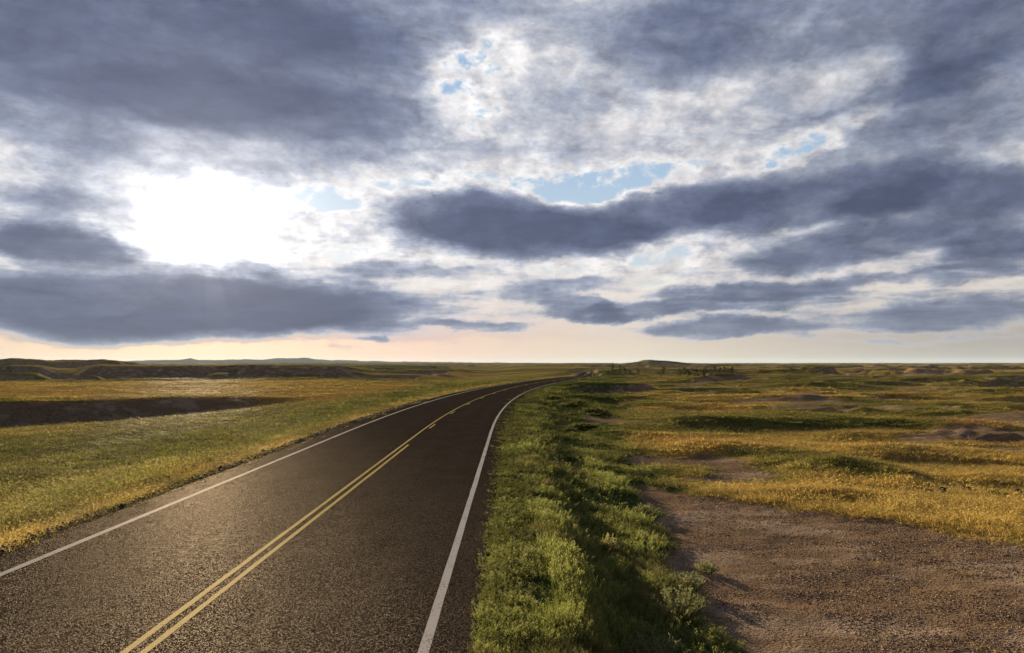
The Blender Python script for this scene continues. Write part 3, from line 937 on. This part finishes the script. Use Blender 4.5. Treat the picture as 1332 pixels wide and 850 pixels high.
def veg_color(b, g, l, q, x, y):
    n = len(b)
    nz = fbm(x / 3, y / 2, 101, 3)[:, None]; n2 = fbm(x / 14, y / 9, 102, 3)[:, None]
    olive = np.array([.205, .195, .045]) * (.55 + .95 * nz)
    gold = np.array([.54, .385, .105]) * (.65 + .7 * nz)
    rust = np.array([.36, .18, .06])
    nf = (.35 * fbm(x / .8, y / 1.0, 107, 3) + .65 * fbm(x / 1.5, y / 1.9, 108, 3) * 1.0)[:, None]
    lush = np.array([.118, .150, .026]) * np.clip(-.25 + 2.3 * nf, .12, 2) * (.7 + .6 * nz)
    g = g[:, None]; l = l[:, None]
    g = np.clip((g + (nz - .5) * .9 - .15) / .7, 0, 1)
    gold = gold * (1 - .55 * sst(.52, .66, n2)) + rust * .55 * sst(.52, .66, n2)
    c = olive * (1 - g) + gold * g
    c = c * (1 - l) + lush * l
    return c * (.75 + .5 * q.random((n, 1))) * (1 + .12 * (q.random((n, 3)) - .5))


def build_grass():
    x, y, q = sample_ground(NG, 6.5, 330, 1.55, seed=11)
    d = lateral(x, y)
    b, g, l = cover(x, y)
    edge = (d < PAVE_L - .02 + .0) | (d > PAVE_R + .02)
    r = np.hypot(x, y)
    patch = fbm(x / (.6 + r * .02), y / (.6 + r * .02), 103, 3)
    keep = edge & (q.random(len(x)) > sst(.10, .62, b + .9 * (patch - .5)) * .997)
    keep &= ~((d < PAVE_L) & (d > PAVE_L - .40) & (q.random(len(x)) < .7))
    x, y, d, b, g, l, r, patch = [v[keep] for v in (x, y, d, b, g, l, r, patch)]
    n = len(x)
    z = zf(x, y)
    s = np.maximum(r / 11.0, .75)
    hs = .50 + .55 * patch + .10 * g + .15 * np.minimum(r / 60, 1.6)
    tall = fbm(x / 1.3, y / 1.7, 105, 3)
    hs = hs * np.where((d > 5.6) & (d < 14), .35 + 1.35 * tall, 1.0) * np.where((x < -28) & (r > 40), .6, 1.0)
    hs = hs * np.where(d > 10, .72, 1.0) * (1 - .45 * sst(.05, .35, b))
    tall = tall * .55 + .22
    keepv = (d < 5.6) | (d > 15) | (q.random(n) < sst(.38, .56, fbm(x / .6, y / .9, 106, 3)) + .10)
    rightv = (d > PAVE_R) & (d < 6.1 + 1.6 * (fbm(x / 1.5, y / 2.5, 104, 3) - .5) * 2)
    hs = np.where(rightv, .30 + .45 * tall, hs) * q.uniform(.75, 1.25, n)
    hs = np.where((d < PAVE_L) & (d > -8.2), hs * .6, hs)
    hs = hs * np.where(r < 40, 1.0, 1.05)
    u = q.random(n)
    k = np.where(u < .5, 0, np.where(u < .8, 1, 2))
    lush = (q.random(n) < sst(.35, .7, l)) & (d > 0)
    k = np.where(lush, np.where(u < .22, 0, np.where(u < .48, 3, np.where(u < .72, 4, 5))), k)
    pt = fbm(x / 1.5, y / 1.9, 108, 3)
    k = np.where(lush & (pt < .44), np.where(u < .6, 0, 1), k)                 # blades only
    k = np.where(lush & (pt > .58) & (d > 5.9), np.where(u < .7, 5, 3), k)                 # sage only
    k = np.where((r > 38) & (k >= 2), np.where(u < .6, 0, 1), k)
    k = np.where(rightv & (r < 38) & (u < .6), np.where(u < .4, 4, 3), k)
    keepv &= ~((k == 5) & (q.random(n) < .45))
    tint = veg_color(b, g, l, q, x, y)
    sage = (k == 5)[:, None]
    tint = tint * np.where(rightv & (l > .5), .72, 1.0)[:, None]
    tint = np.where(sage, tint * .75 + np.array([.085, .092, .045]) * .5, tint)
    scl = np.stack([s * q.uniform(.8, 1.2, n), s * q.uniform(.8, 1.2, n), hs], -1)
    rot = np.stack([q.uniform(-.12, .12, n), q.uniform(-.12, .12, n), q.uniform(0, 6.283, n)], -1)
    o = scatter("grass", np.stack([x, y, z], -1)[keepv], scl[keepv], rot[keepv], tint[keepv], k[keepv], SRC)
    return tag(o, "knee high prairie grass and leafy weeds on both sides of the road", "grass", kind='stuff')


NG = 110000
grass = build_grass()


# ------------------------------------------------------------------ gravel and clods on the bare soil
def build_gravel():
    m, t = new_mat("clod")
    a = t.n.new('ShaderNodeAttribute'); a.attribute_type = 'INSTANCER'; a.attribute_name = 'tint'
    finish(t, princ(t, a.outputs['Color'], .95, .1))
    srcs = []
    for sd_ in range(3):
        bm_r = random.Random(sd_)
        phi = (1 + 5 ** .5) / 2
        v = [(-1, phi, 0), (1, phi, 0), (-1, -phi, 0), (1, -phi, 0), (0, -1, phi), (0, 1, phi), (0, -1, -phi), (0, 1, -phi), (phi, 0, -1), (phi, 0, 1), (-phi, 0, -1), (-phi, 0, 1)]
        f = [(0, 11, 5), (0, 5, 1), (0, 1, 7), (0, 7, 10), (0, 10, 11), (1, 5, 9), (5, 11, 4), (11, 10, 2), (10, 7, 6), (7, 1, 8), (3, 9, 4), (3, 4, 2), (3, 2, 6), (3, 6, 8), (3, 8, 9), (4, 9, 5), (2, 4, 11), (6, 2, 10), (8, 6, 7), (9, 8, 1)]
        v = [tuple(c * .5 * bm_r.uniform(.7, 1.25) * (1, .8, .6)[i] for i, c in enumerate(p)) for p in v]
        srcs.append(source("clod", mesh_np("clod", v, f, m)))
    x, y, q = sample_ground(210000, 9, 75, 1.2, 0, 47, seed=21)
    b = PAN(x, y)
    keep = (b > .35) & (fbm(x / 1.6, y / 1.2, 111, 4) + .3 * (q.random(len(x)) - .5) > .45)
    x, y = x[keep], y[keep]; n = len(x)
    z = zf(x, y); r = np.hypot(x, y)
    s = .0095 * np.minimum(q.lognormal(0, .5, n), 2.2) * (.6 + r / 26)
    c = np.array([[.19, .12, .075]]) * q.uniform(.3, 1.3, (n, 1))
    pale = q.random(n) < .16
    c[pale] = np.array([.36, .28, .21]) * q.uniform(.7, 1.1, (pale.sum(), 1))
    scl = np.stack([s * q.uniform(.8, 1.5, n), s * q.uniform(.8, 1.5, n), s * .8], -1)
    rot = np.stack([q.uniform(-.5, .5, n), q.uniform(-.5, .5, n), q.uniform(0, 6.283, n)], -1)
    o = scatter("gravel", np.stack([x, y, z + s * .15], -1), scl, rot, c, q.integers(0, 3, n), srcs)
    return tag(o, "small brown clods and pebbles strewn over the bare soil", "gravel", kind='stuff')


gravel = build_gravel()


def build_edge_gravel():
    """crumbled asphalt along the outer edge of the road"""
    q = np.random.default_rng(5)
    n = 9000
    yv = 5 + 75 * q.random(n) ** 1.6
    dd = PAVE_L - .30 + .17 * q.standard_normal(n) + .12 * (fbm(yv / 1.4, yv * 0, 120, 3) - .5)
    s_ = np.interp(yv, YS, SL); c = 1 / np.sqrt(1 + s_ * s_)
    x = xc(yv) + dd * c; y = yv - dd * s_ * c
    z = np.maximum(zf(x, y), -.03 * (dd > PAVE_L - .1))
    m, t = new_mat("crumb")
    a = t.n.new('ShaderNodeAttribute'); a.attribute_type = 'INSTANCER'; a.attribute_name = 'tint'
    finish(t, princ(t, a.outputs['Color'], .9, .15))
    v = [(-.5, -.4, -.2), (.5, -.45, -.2), (.45, .5, -.2), (-.5, .4, -.2), (-.3, -.3, .3), (.35, -.2, .35), (.3, .35, .25), (-.25, .3, .32)]
    f = [(0, 3, 2, 1), (4, 5, 6, 7), (0, 1, 5, 4), (1, 2, 6, 5), (2, 3, 7, 6), (3, 0, 4, 7)]
    src = source("crumb", mesh_np("crumb", v, f, m))
    s = .022 * q.lognormal(0, .5, n) * (.8 + yv / 40)
    col = np.array([[.07, .055, .045]]) * q.uniform(.4, 1.8, (n, 1))
    rot = np.stack([q.uniform(-.5, .5, n), q.uniform(-.5, .5, n), q.uniform(0, 6.283, n)], -1)
    o = scatter("road_edge_gravel", np.stack([x, y, z + s * .1], -1), np.stack([s, s, s], -1), rot, col, np.zeros(n), [src])
    return tag(o, "dark crumbs of asphalt along the outer edge of the road", "gravel", kind='stuff')


edge_gravel = build_edge_gravel()


# ------------------------------------------------------------------ shrubs, trees, stones, stick, car
def simple_mat(name, col, rough=.8, spec=.2, metal=0.0, vary=.25, scale=8.0):
    m, t = new_mat(name)
    tc = t.n.new('ShaderNodeTexCoord')
    n = t.noise(tc.outputs['Object'], scale, 5.0, .6)
    c = t.mix(n, tuple(c * (1 - vary) for c in col), tuple(min(1, c * (1 + vary)) for c in col))
    finish(t, princ(t, c, rough, spec, metal, bump(t, n, .25, .02)))
    return m


def leaf_material(name, a, b, trans=.4):
    m, t = new_mat(name)
    tc = t.n.new('ShaderNodeTexCoord')
    c = t.mix(t.mapr(t.noise(tc.outputs['Object'], 3.0, 5.0, .7), .3, .7, 0, 1), a, b)
    d = t.n.new('ShaderNodeBsdfDiffuse'); t.put(d.inputs[0], c)
    tr = t.n.new('ShaderNodeBsdfTranslucent'); t.put(tr.inputs[0], c)
    mx = t.n.new('ShaderNodeMixShader'); mx.inputs[0].default_value = trans
    t.l.new(d.outputs[0], mx.inputs[1]); t.l.new(tr.outputs[0], mx.inputs[2])
    finish(t, mx.outputs[0])
    return m


BARK = simple_mat("bark", (.12, .09, .065), .9, .1, vary=.4)
STEM = simple_mat("woody_stem", (.10, .075, .05), .9, .1)
SAGE = leaf_material("sage_leaf", (.13, .145, .060), (.30, .30, .14), .4)
DARKLEAF = leaf_material("dark_leaf", (.060, .072, .022), (.15, .15, .050), .4)
YELLOWLEAF = leaf_material("yellow_leaf", (.26, .24, .08), (.52, .48, .20), .45)
TREELEAF = leaf_material("tree_leaf", (.028, .036, .013), (.085, .090, .032), .35)
DRYLEAF = leaf_material("dry_leaf", (.12, .085, .035), (.25, .17, .07), .3)


def tube(V, F, p, q, r0, r1, k=6):
    p = Vector(p); q = Vector(q); d = (q - p).normalized()
    s = d.orthogonal().normalized(); u = d.cross(s); b = len(V)
    for c, r in ((p, r0), (q, r1)):
        for i in range(k):
            a = 2 * math.pi * i / k
            V.append(tuple(c + (s * math.cos(a) + u * math.sin(a)) * r))
    for i in range(k):
        j = (i + 1) % k
        F.append((b + i, b + j, b + k + j)); F.append((b + i, b + k + j, b + k + i))


def gz(x, y): return float(zf(np.array([x]), np.array([y]))[0])


def make_shrub_meshes(seed, rad, ht, nstem, mat, ll=.06, lw=.016, per=26, upright=1.0):
    random.seed(seed); V = []; F = []; L = Leaves()
    for i in range(nstem):
        a = random.uniform(0, 6.28); rr_ = rad * math.sqrt(random.random())
        bx, by = math.cos(a) * rr_ * .35, math.sin(a) * rr_ * .35
        dome = math.sqrt(max(0.05, 1 - (rr_ / rad) ** 2 * .8))
        tx, ty, tz = math.cos(a) * rr_, math.sin(a) * rr_, ht * dome * random.uniform(.7, 1.1)
        mx_, my_ = (bx + tx) / 2 + random.uniform(-.03, .03), (by + ty) / 2 + random.uniform(-.03, .03)
        tube(V, F, (bx, by, -.06), (mx_, my_, tz * .5), .007, .005, 4)
        tube(V, F, (mx_, my_, tz * .5), (tx, ty, tz), .005, .002, 4)
        for k in range(per):
            q = .25 + .75 * random.random()
            if q < .5: p = (bx + (mx_ - bx) * q * 2, by + (my_ - by) * q * 2, tz * q)
            else: p = (mx_ + (tx - mx_) * (q * 2 - 1), my_ + (ty - my_) * (q * 2 - 1), tz * q)
            b_ = random.uniform(0, 6.28)
            L.leaf(p, (math.cos(b_) * .8, math.sin(b_) * .8, upright * random.uniform(.4, 1.4)), ll * random.uniform(.6, 1.3), lw * random.uniform(.7, 1.3), q)
    return mesh_np("foliage", L.V, L.F, mat), mesh_np("stem", V, F, STEM)


SHRUBS = [  # x, y, radius, height, leaf, seed, label
    (3.5, 14.9, .85, .62, SAGE, 31, "broad grey green sagebrush mound low on the embankment beside the bare soil"),
    (4.4, 17.3, .55, .48, SAGE, 32, "small sagebrush at the edge of the bare soil, casting a shadow over it"),
    (5.3, 18.9, .38, .36, SAGE, 33, "smallest sagebrush at the embankment foot, farthest onto the bare soil"),
    (2.5, 12.3, .75, .60, SAGE, 34, "nearest sagebrush mound, at the bottom edge right of the road verge"),
    (2.7, 19.3, .34, .45, YELLOWLEAF, 35, "pale yellow flowering bush halfway down the green embankment"),
    (2.1, 16.2, .20, .36, YELLOWLEAF, 36, "small pale yellow flower bush lower left of the larger yellow one"),
    (5.0, 25.8, .55, .42, SAGE, 37, "olive sagebrush on the embankment above the far end of the bare soil"),
    (4.9, 89.3, 1.7, .75, DARKLEAF, 38, "dark bush on the embankment crest inside the bend, nearest the white line"),
    (8.3, 95.7, 2.4, .95, DARKLEAF, 39, "widest dark bush, on the shaded slope before the eroded bank"),
    (9.6, 79.3, 1.8, .8, DARKLEAF, 40, "dark bush at the foot of the shaded slope inside the bend"),
    (4.4, 56.5, 1.1, .45, DARKLEAF, 41, "dark low bush high on the embankment where the bend begins"),
    (6.2, 59.6, 1.2, .5, DARKLEAF, 42, "dark low bush mid slope where the bend begins"),
    (6.9, 84.0, 1.4, .7, DARKLEAF, 43, "rounded dark bush between two others on the inside slope of the bend"),
    (21.4, 30.4, .38, .26, DARKLEAF, 44, "low dark plant in golden grass near the right edge of the view"),
]
for (x, y, rad, ht, mat, seed, lab) in SHRUBS:
    far = y > 50
    fo, st = make_shrub_meshes(seed, rad, ht, int(60 * rad / .6) if not far else 110, mat,
                               .065 if not far else .17, .018 if not far else .09, 26)
    e = empty("shrub", (x, y, gz(x, y) - .03), seed)
    link("foliage", fo, e); link("stem", st, e)
    tag(e, lab, "shrub", "shrubs on the embankment")


def make_tree(seed, ht, wid, mat, base=.12, n=1100, leaf=.30, pointed=False):
    random.seed(seed); V = []; F = []; L = Leaves()
    tube(V, F, (0, 0, -.4), (.05 * ht * random.uniform(-.5, .5), .02 * ht, ht * .45), .045 * wid + .07, .03 * wid + .03, 8)
    tube(V, F, (.0, .01 * ht, ht * .40), (.03 * ht, 0, ht * .92), .03 * wid + .03, .02, 6)
    hubs = []
    for i in range(15):
        q = base + (1 - base) * (i + random.random()) / 15
        a = random.uniform(0, 6.28)
        if pointed: rr_ = wid * .5 * (1.05 - q) ** .8 * random.uniform(.5, 1)
        else: rr_ = wid * .5 * math.sqrt(max(.06, 1 - (2 * (q - base) / (1 - base) - .85) ** 2 * .75)) * random.uniform(.35, 1.0)
        p = (math.cos(a) * rr_, math.sin(a) * rr_, ht * min(q, .97))
        hubs.append((p, rr_))
        tube(V, F, (0, 0, ht * max(.08, q - .22)), p, .035, .012, 5)
    for i in range(n):
        p, rr_ = random.choice(hubs)
        g = wid * (.13 if not pointed else .10)
        c = (p[0] + random.gauss(0, g), p[1] + random.gauss(0, g), max(.05 * ht, p[2] + random.gauss(0, ht * .05)))
        L.leaf(c, (random.gauss(0, 1), random.gauss(0, 1), random.gauss(.2, .8)), leaf * random.uniform(.6, 1.3), leaf * .55)
    return mesh_np("crown", L.V, L.F, mat), mesh_np("trunk", V, F, BARK)


TREE_M = [make_tree(51, 5.2, 3.4, TREELEAF), make_tree(52, 5.0, 4.2, TREELEAF), make_tree(53, 4.6, 2.8, TREELEAF, .05),
          make_tree(54, 7.2, 3.0, TREELEAF, .06, 1200, .3, True), make_tree(55, 4.6, 2.0, DRYLEAF, .10, 700, .26),
          make_tree(56, 2.8, 4.6, TREELEAF, .02, 1200, .28)]


def tree(x, y, k, s, rz, lab, group):
    c, t_ = TREE_M[k]
    e = empty("tree" if k != 5 else "shrub", (x, y, gz(x, y) - .05), rz)
    e.scale = (s, s, s)
    link("crown" if k != 5 else "foliage", c, e); link("trunk" if k != 5 else "stem", t_, e)
    tag(e, lab, "tree" if k != 5 else "shrub", group)


G1 = "trees beyond the bend of the road"
def px_x(az_t, y): return az_t * y
for (u, y, k, s, lab) in [
        (.1160, 452, 4, 1.15, "small brown dry tree standing just behind the distant car"),
        (.1475, 316, 3, .72, "tallest tree right of the car, narrow with a pointed top"),
        (.1575, 319, 0, .70, "rounded dark tree close beside the tallest pointed one"),
        (.1650, 314, 2, .68, "dark tree in the middle of the row beyond the bend"),
        (.1390, 315, 5, .62, "low wide dark bush just left of the pointed tree"),
        (.1730, 317, 5, .66, "low wide bush between the rounded trees and the last upright one"),
        (.1845, 321, 2, .62, "small upright tree at the right end of the row beyond the bend"),
        (.2210, 346, 2, .70, "lone small tree in open grass between the two groups of trees")]:
    tree(px_x(u, y), y, k, s, u * 90, lab, G1)
G2 = "grove of trees on the plain to the right"
ORD = ["first tree at the left end of the distant grove", "second tree from the left end of the distant grove", "third tree from the left in the distant grove",
       "fourth tree from the left in the distant grove", "fifth tree from the left in the distant grove", "sixth tree from the left, in the thick middle of the grove",
       "seventh tree from the left, just before the gap in the grove", "lone dark tree standing back in the gap of the grove",
       "first tree right of the gap in the grove", "second tree right of the gap in the grove", "third tree right of the gap in the grove",
       "fourth tree right of the gap in the grove", "fifth tree right of the gap in the grove", "last tree at the right end of the distant grove"]
for i, (u, y, k, s) in enumerate([(0.2455, 302, 1, 0.68), (0.2517, 304, 0, 0.76), (0.2579, 301, 2, 0.78), (0.2641, 304, 1, 0.74), (0.2703, 301, 0, 0.74), (0.2759, 303, 1, 0.72), (0.2804, 301, 2, 0.70), (0.2838, 312, 2, 0.80), (0.2905, 300, 1, 0.62), (0.2973, 299, 0, 0.62), (0.3035, 301, 2, 0.66), (0.3097, 298, 0, 0.64), (0.3153, 299, 1, 0.56), (0.3221, 297, 2, 0.70)]):
    tree(u * y, y, k, s, i * 1.3, ORD[i], G2)

# ---- dark stones and pale stones in the golden grass
def stone_mesh(seed, sx, sy, sz, mat):
    q = random.Random(seed); V = []; F = []
    nu, nv = 10, 6
    for j in range(nv + 1):
        th = math.pi * j / nv
        for i in range(nu):
            ph = 2 * math.pi * i / nu
            p = Vector((math.sin(th) * math.cos(ph), math.sin(th) * math.sin(ph), math.cos(th)))
            k = .8 + .45 * mnoise.noise(p * 1.4 + Vector((seed * 3.1, 0, 0)))
            V.append((p.x * sx * k, p.y * sy * k, p.z * sz * k))
    for j in range(nv):
        for i in range(nu):
            a = j * nu + i; b = j * nu + (i + 1) % nu
            F.append((a, b, b + nu)); F.append((a, b + nu, a + nu))
    return mesh_np("rock", V, F, mat)


DARKROCK = simple_mat("dark_rock", (.060, .040, .030), .85, .2, vary=.4, scale=14)
PALEROCK = simple_mat("pale_rock", (.62, .56, .46), .85, .2, vary=.2, scale=14)
for (x, y, s, mat, lab) in [
        (18.9, 31.4, 0.18, DARKROCK, "dark rock alone at the left end of the line in golden grass"),
        (19.4, 31.2, 0.24, DARKROCK, "wide dark rock, second from the left in golden grass"),
        (20.6, 32.6, 0.15, DARKROCK, "small dark rock at the back of the group in golden grass"),
        (21.0, 32.2, 0.20, DARKROCK, "dark rock in the middle of the group in golden grass"),
        (20.9, 31.6, 0.16, DARKROCK, "dark rock at the front of the group beside the pale stone"),
        (21.3, 31.3, .07, PALEROCK, "small pale stone beside the dark rocks in golden grass"),
        (23.6, 33.2, .08, PALEROCK, "small pale stone alone farther back in golden grass"),
        (22.7, 31.0, 0.18, DARKROCK, "dark rock nearest the right edge of the view in the grass"),
        ]:
    o = link("rock", stone_mesh(int(x * 10), s * 1.3, s, s * .8, mat))
    o.location = (x, y, gz(x, y) + s * .50 + .04)
    tag(o, lab, "rock", "rocks and stones on the plain")


def build_stick():
    V = []; F = []
    pts = [(0, 0, 0), (.11, -.05, .012), (.24, -.12, .016), (.36, -.19, .010), (.47, -.27, .0)]
    for i in range(4): tube(V, F, pts[i], pts[i + 1], .026 - .003 * i, .023 - .003 * i, 7)
    tube(V, F, pts[2], (.30, -.05, .05), .010, .004, 5)
    o = link("branch", mesh_np("branch", V, F, simple_mat("weathered_wood", (.62, .55, .45), .8, .2, vary=.2, scale=20)))
    o.location = (10.0, 18.8, gz(10.0, 18.8) + .035)
    return tag(o, "short pale weathered stick lying on the bare soil", "stick")


build_stick()


def add_box(V, F, x0, x1, y0, y1, z0, z1):
    b = len(V)
    V += [(x0, y0, z0), (x1, y0, z0), (x1, y1, z0), (x0, y1, z0), (x0, y0, z1), (x1, y0, z1), (x1, y1, z1), (x0, y1, z1)]
    F += [(b, b + 3, b + 2, b + 1), (b + 4, b + 5, b + 6, b + 7), (b, b + 1, b + 5, b + 4), (b + 1, b + 2, b + 6, b + 5), (b + 2, b + 3, b + 7, b + 6), (b + 3, b, b + 4, b + 7)]


def build_car(x, y, rz):
    white = simple_mat("car_paint", (.72, .70, .66), .3, .5, vary=.02)
    glass = simple_mat("car_glass", (.012, .013, .015), .08, .6, vary=.05)
    rub = simple_mat("tyre_rubber", (.02, .02, .02), .85, .2)
    rim = simple_mat("wheel_rim", (.45, .45, .46), .35, .5, .8)
    red = simple_mat("tail_lamp_plastic", (.35, .015, .012), .3, .5)
    chrome = simple_mat("lamp_lens", (.7, .7, .68), .15, .5)
    blk = simple_mat("black_trim", (.02, .02, .02), .6, .3)
    e = empty("car", (x, y, float(zroad(y))), rz)            # length along local Y, nose at +Y
    # side profile lofted across the width, the sides leaning in above the waist
    prof = [(-2.32, .42), (-2.36, .80), (-2.28, 1.06), (-2.12, 1.58), (-1.95, 1.72), (-.2, 1.78), (.35, 1.70), (1.05, 1.16), (2.05, 1.02), (2.30, .82), (2.34, .42),
            (1.86, .34), (1.80, .62), (1.45, .76), (1.10, .62), (1.04, .34), (-.98, .34), (-1.04, .62), (-1.38, .76), (-1.74, .62), (-1.80, .34)]
    V = []; n = len(prof); W = .93
    for sx in (-1, 1):
        for (py, pz) in prof:
            V.append((sx * (W - .20 * float(sst(1.0, 1.8, pz)) - .04 * float(sst(.6, .3, pz))), py, pz))
    me = bpy.data.meshes.new("body")
    fs = [tuple(range(n)), tuple(range(2 * n - 1, n - 1, -1))] + [(i, i + n, (i + 1) % n + n, (i + 1) % n) for i in range(n)]
    me.from_pydata(V, [], fs); me.materials.append(white); me.update()
    b = link("body", me, e)
    bv = b.modifiers.new("edge", 'BEVEL'); bv.width = .05; bv.segments = 2; bv.limit_method = 'ANGLE'; bv.angle_limit = R(35)
    def pane(name, quad, mat=glass, th=.006):
        v = [Vector(p) for p in quad]; nn = (v[1] - v[0]).cross(v[2] - v[0]).normalized() * th
        Vv = [tuple(p - nn) for p in v] + [tuple(p + nn * 2) for p in v]
        f = [(3, 2, 1, 0), (4, 5, 6, 7), (0, 1, 5, 4), (1, 2, 6, 5), (2, 3, 7, 6), (3, 0, 4, 7)]
        return link(name, mesh_np(name, Vv, f, mat), e)
    pane("rear_window", [(-.68, -2.27, 1.12), (.68, -2.27, 1.12), (.60, -2.135, 1.56), (-.60, -2.135, 1.56)])
    pane("windscreen", [(.70, 1.03, 1.20), (-.70, 1.03, 1.20), (-.62, .39, 1.69), (.62, .39, 1.69)])
    def sx_(z): return W - .20 * float(sst(1.0, 1.8, z)) + .012
    for sg in (-1, 1):
        for (y0, y1, y2, y3) in ((-2.0, -1.15, -1.12, -1.88), (-1.05, -.12, -.12, -1.05), (-.02, .88, .32, -.02)):
            q = [(sg * sx_(1.13), y0, 1.13), (sg * sx_(1.13), y1, 1.13), (sg * sx_(1.6), y2, 1.6), (sg * sx_(1.6), y3, 1.6)]
            pane("side_window", q if sg > 0 else q[::-1])
        Vv = []; Ff = []; add_box(Vv, Ff, sg * .86 - .06, sg * .86 + .06, -2.395, -2.30, .86, 1.24); link("tail_lamp", mesh_np("tail_lamp", Vv, Ff, red), e)
        Vv = []; Ff = []; add_box(Vv, Ff, sg * .70 - .16, sg * .70 + .16, 2.20, 2.345, .72, .88); link("headlight", mesh_np("headlight", Vv, Ff, chrome), e)
        Vv = []; Ff = []; add_box(Vv, Ff, sg * 1.03 - .10, sg * 1.03 + .10, .62, .74, 1.12, 1.26); link("wing_mirror", mesh_np("wing_mirror", Vv, Ff, white), e)
    Vv = []; Ff = []; add_box(Vv, Ff, -.90, .90, -2.44, -2.33, .40, .62); link("bumper", mesh_np("bumper", Vv, Ff, blk), e)
    Vv = []; Ff = []; add_box(Vv, Ff, -.90, .90, 2.31, 2.42, .38, .60); link("bumper", mesh_np("bumper", Vv, Ff, blk), e)
    for sg in (-1, 1):
        for wy in (-1.40, 1.45):
            Vv = []; Ff = []; r0, k = .355, 18
            cx = sg * .80
            prof2 = [(-.11, .22), (-.12, .31), (-.09, r0), (.09, r0), (.12, .31), (.11, .22)]
            for (ox, rr_) in prof2:
                for i in range(k):
                    a = 2 * math.pi * i / k; Vv.append((cx + ox, wy + rr_ * math.cos(a), .36 + rr_ * math.sin(a)))
            for j in range(len(prof2)):
                for i in range(k):
                    a = j * k + i; b2 = j * k + (i + 1) % k; j2 = ((j + 1) % len(prof2)) * k
                    Ff.append((a, b2, j2 + (i + 1) % k, j2 + i))
            wh = link("wheel", mesh_np("tyre", Vv, Ff, rub, True), e)
            Vr = []; Fr = []; tube(Vr, Fr, (cx - .07, wy, .36), (cx + .07, wy, .36), .225, .225, 18)
            b3 = len(Vr); Vr += [(cx - .07, wy, .36), (cx + .07, wy, .36)]
            for i in range(18):
                Fr.append((b3, (i + 1) % 18, i)); Fr.append((b3 + 1, 18 + i, 18 + (i + 1) % 18))
            link("rim", mesh_np("rim", Vr, Fr, rim), wh)
    tag(e, "tiny white car far down the road beyond the bend", "car")
    return e


_s = float(np.interp(392, YS, SL))
build_car(float(xc(392)) + 2.1, 392.0, -math.atan(_s))
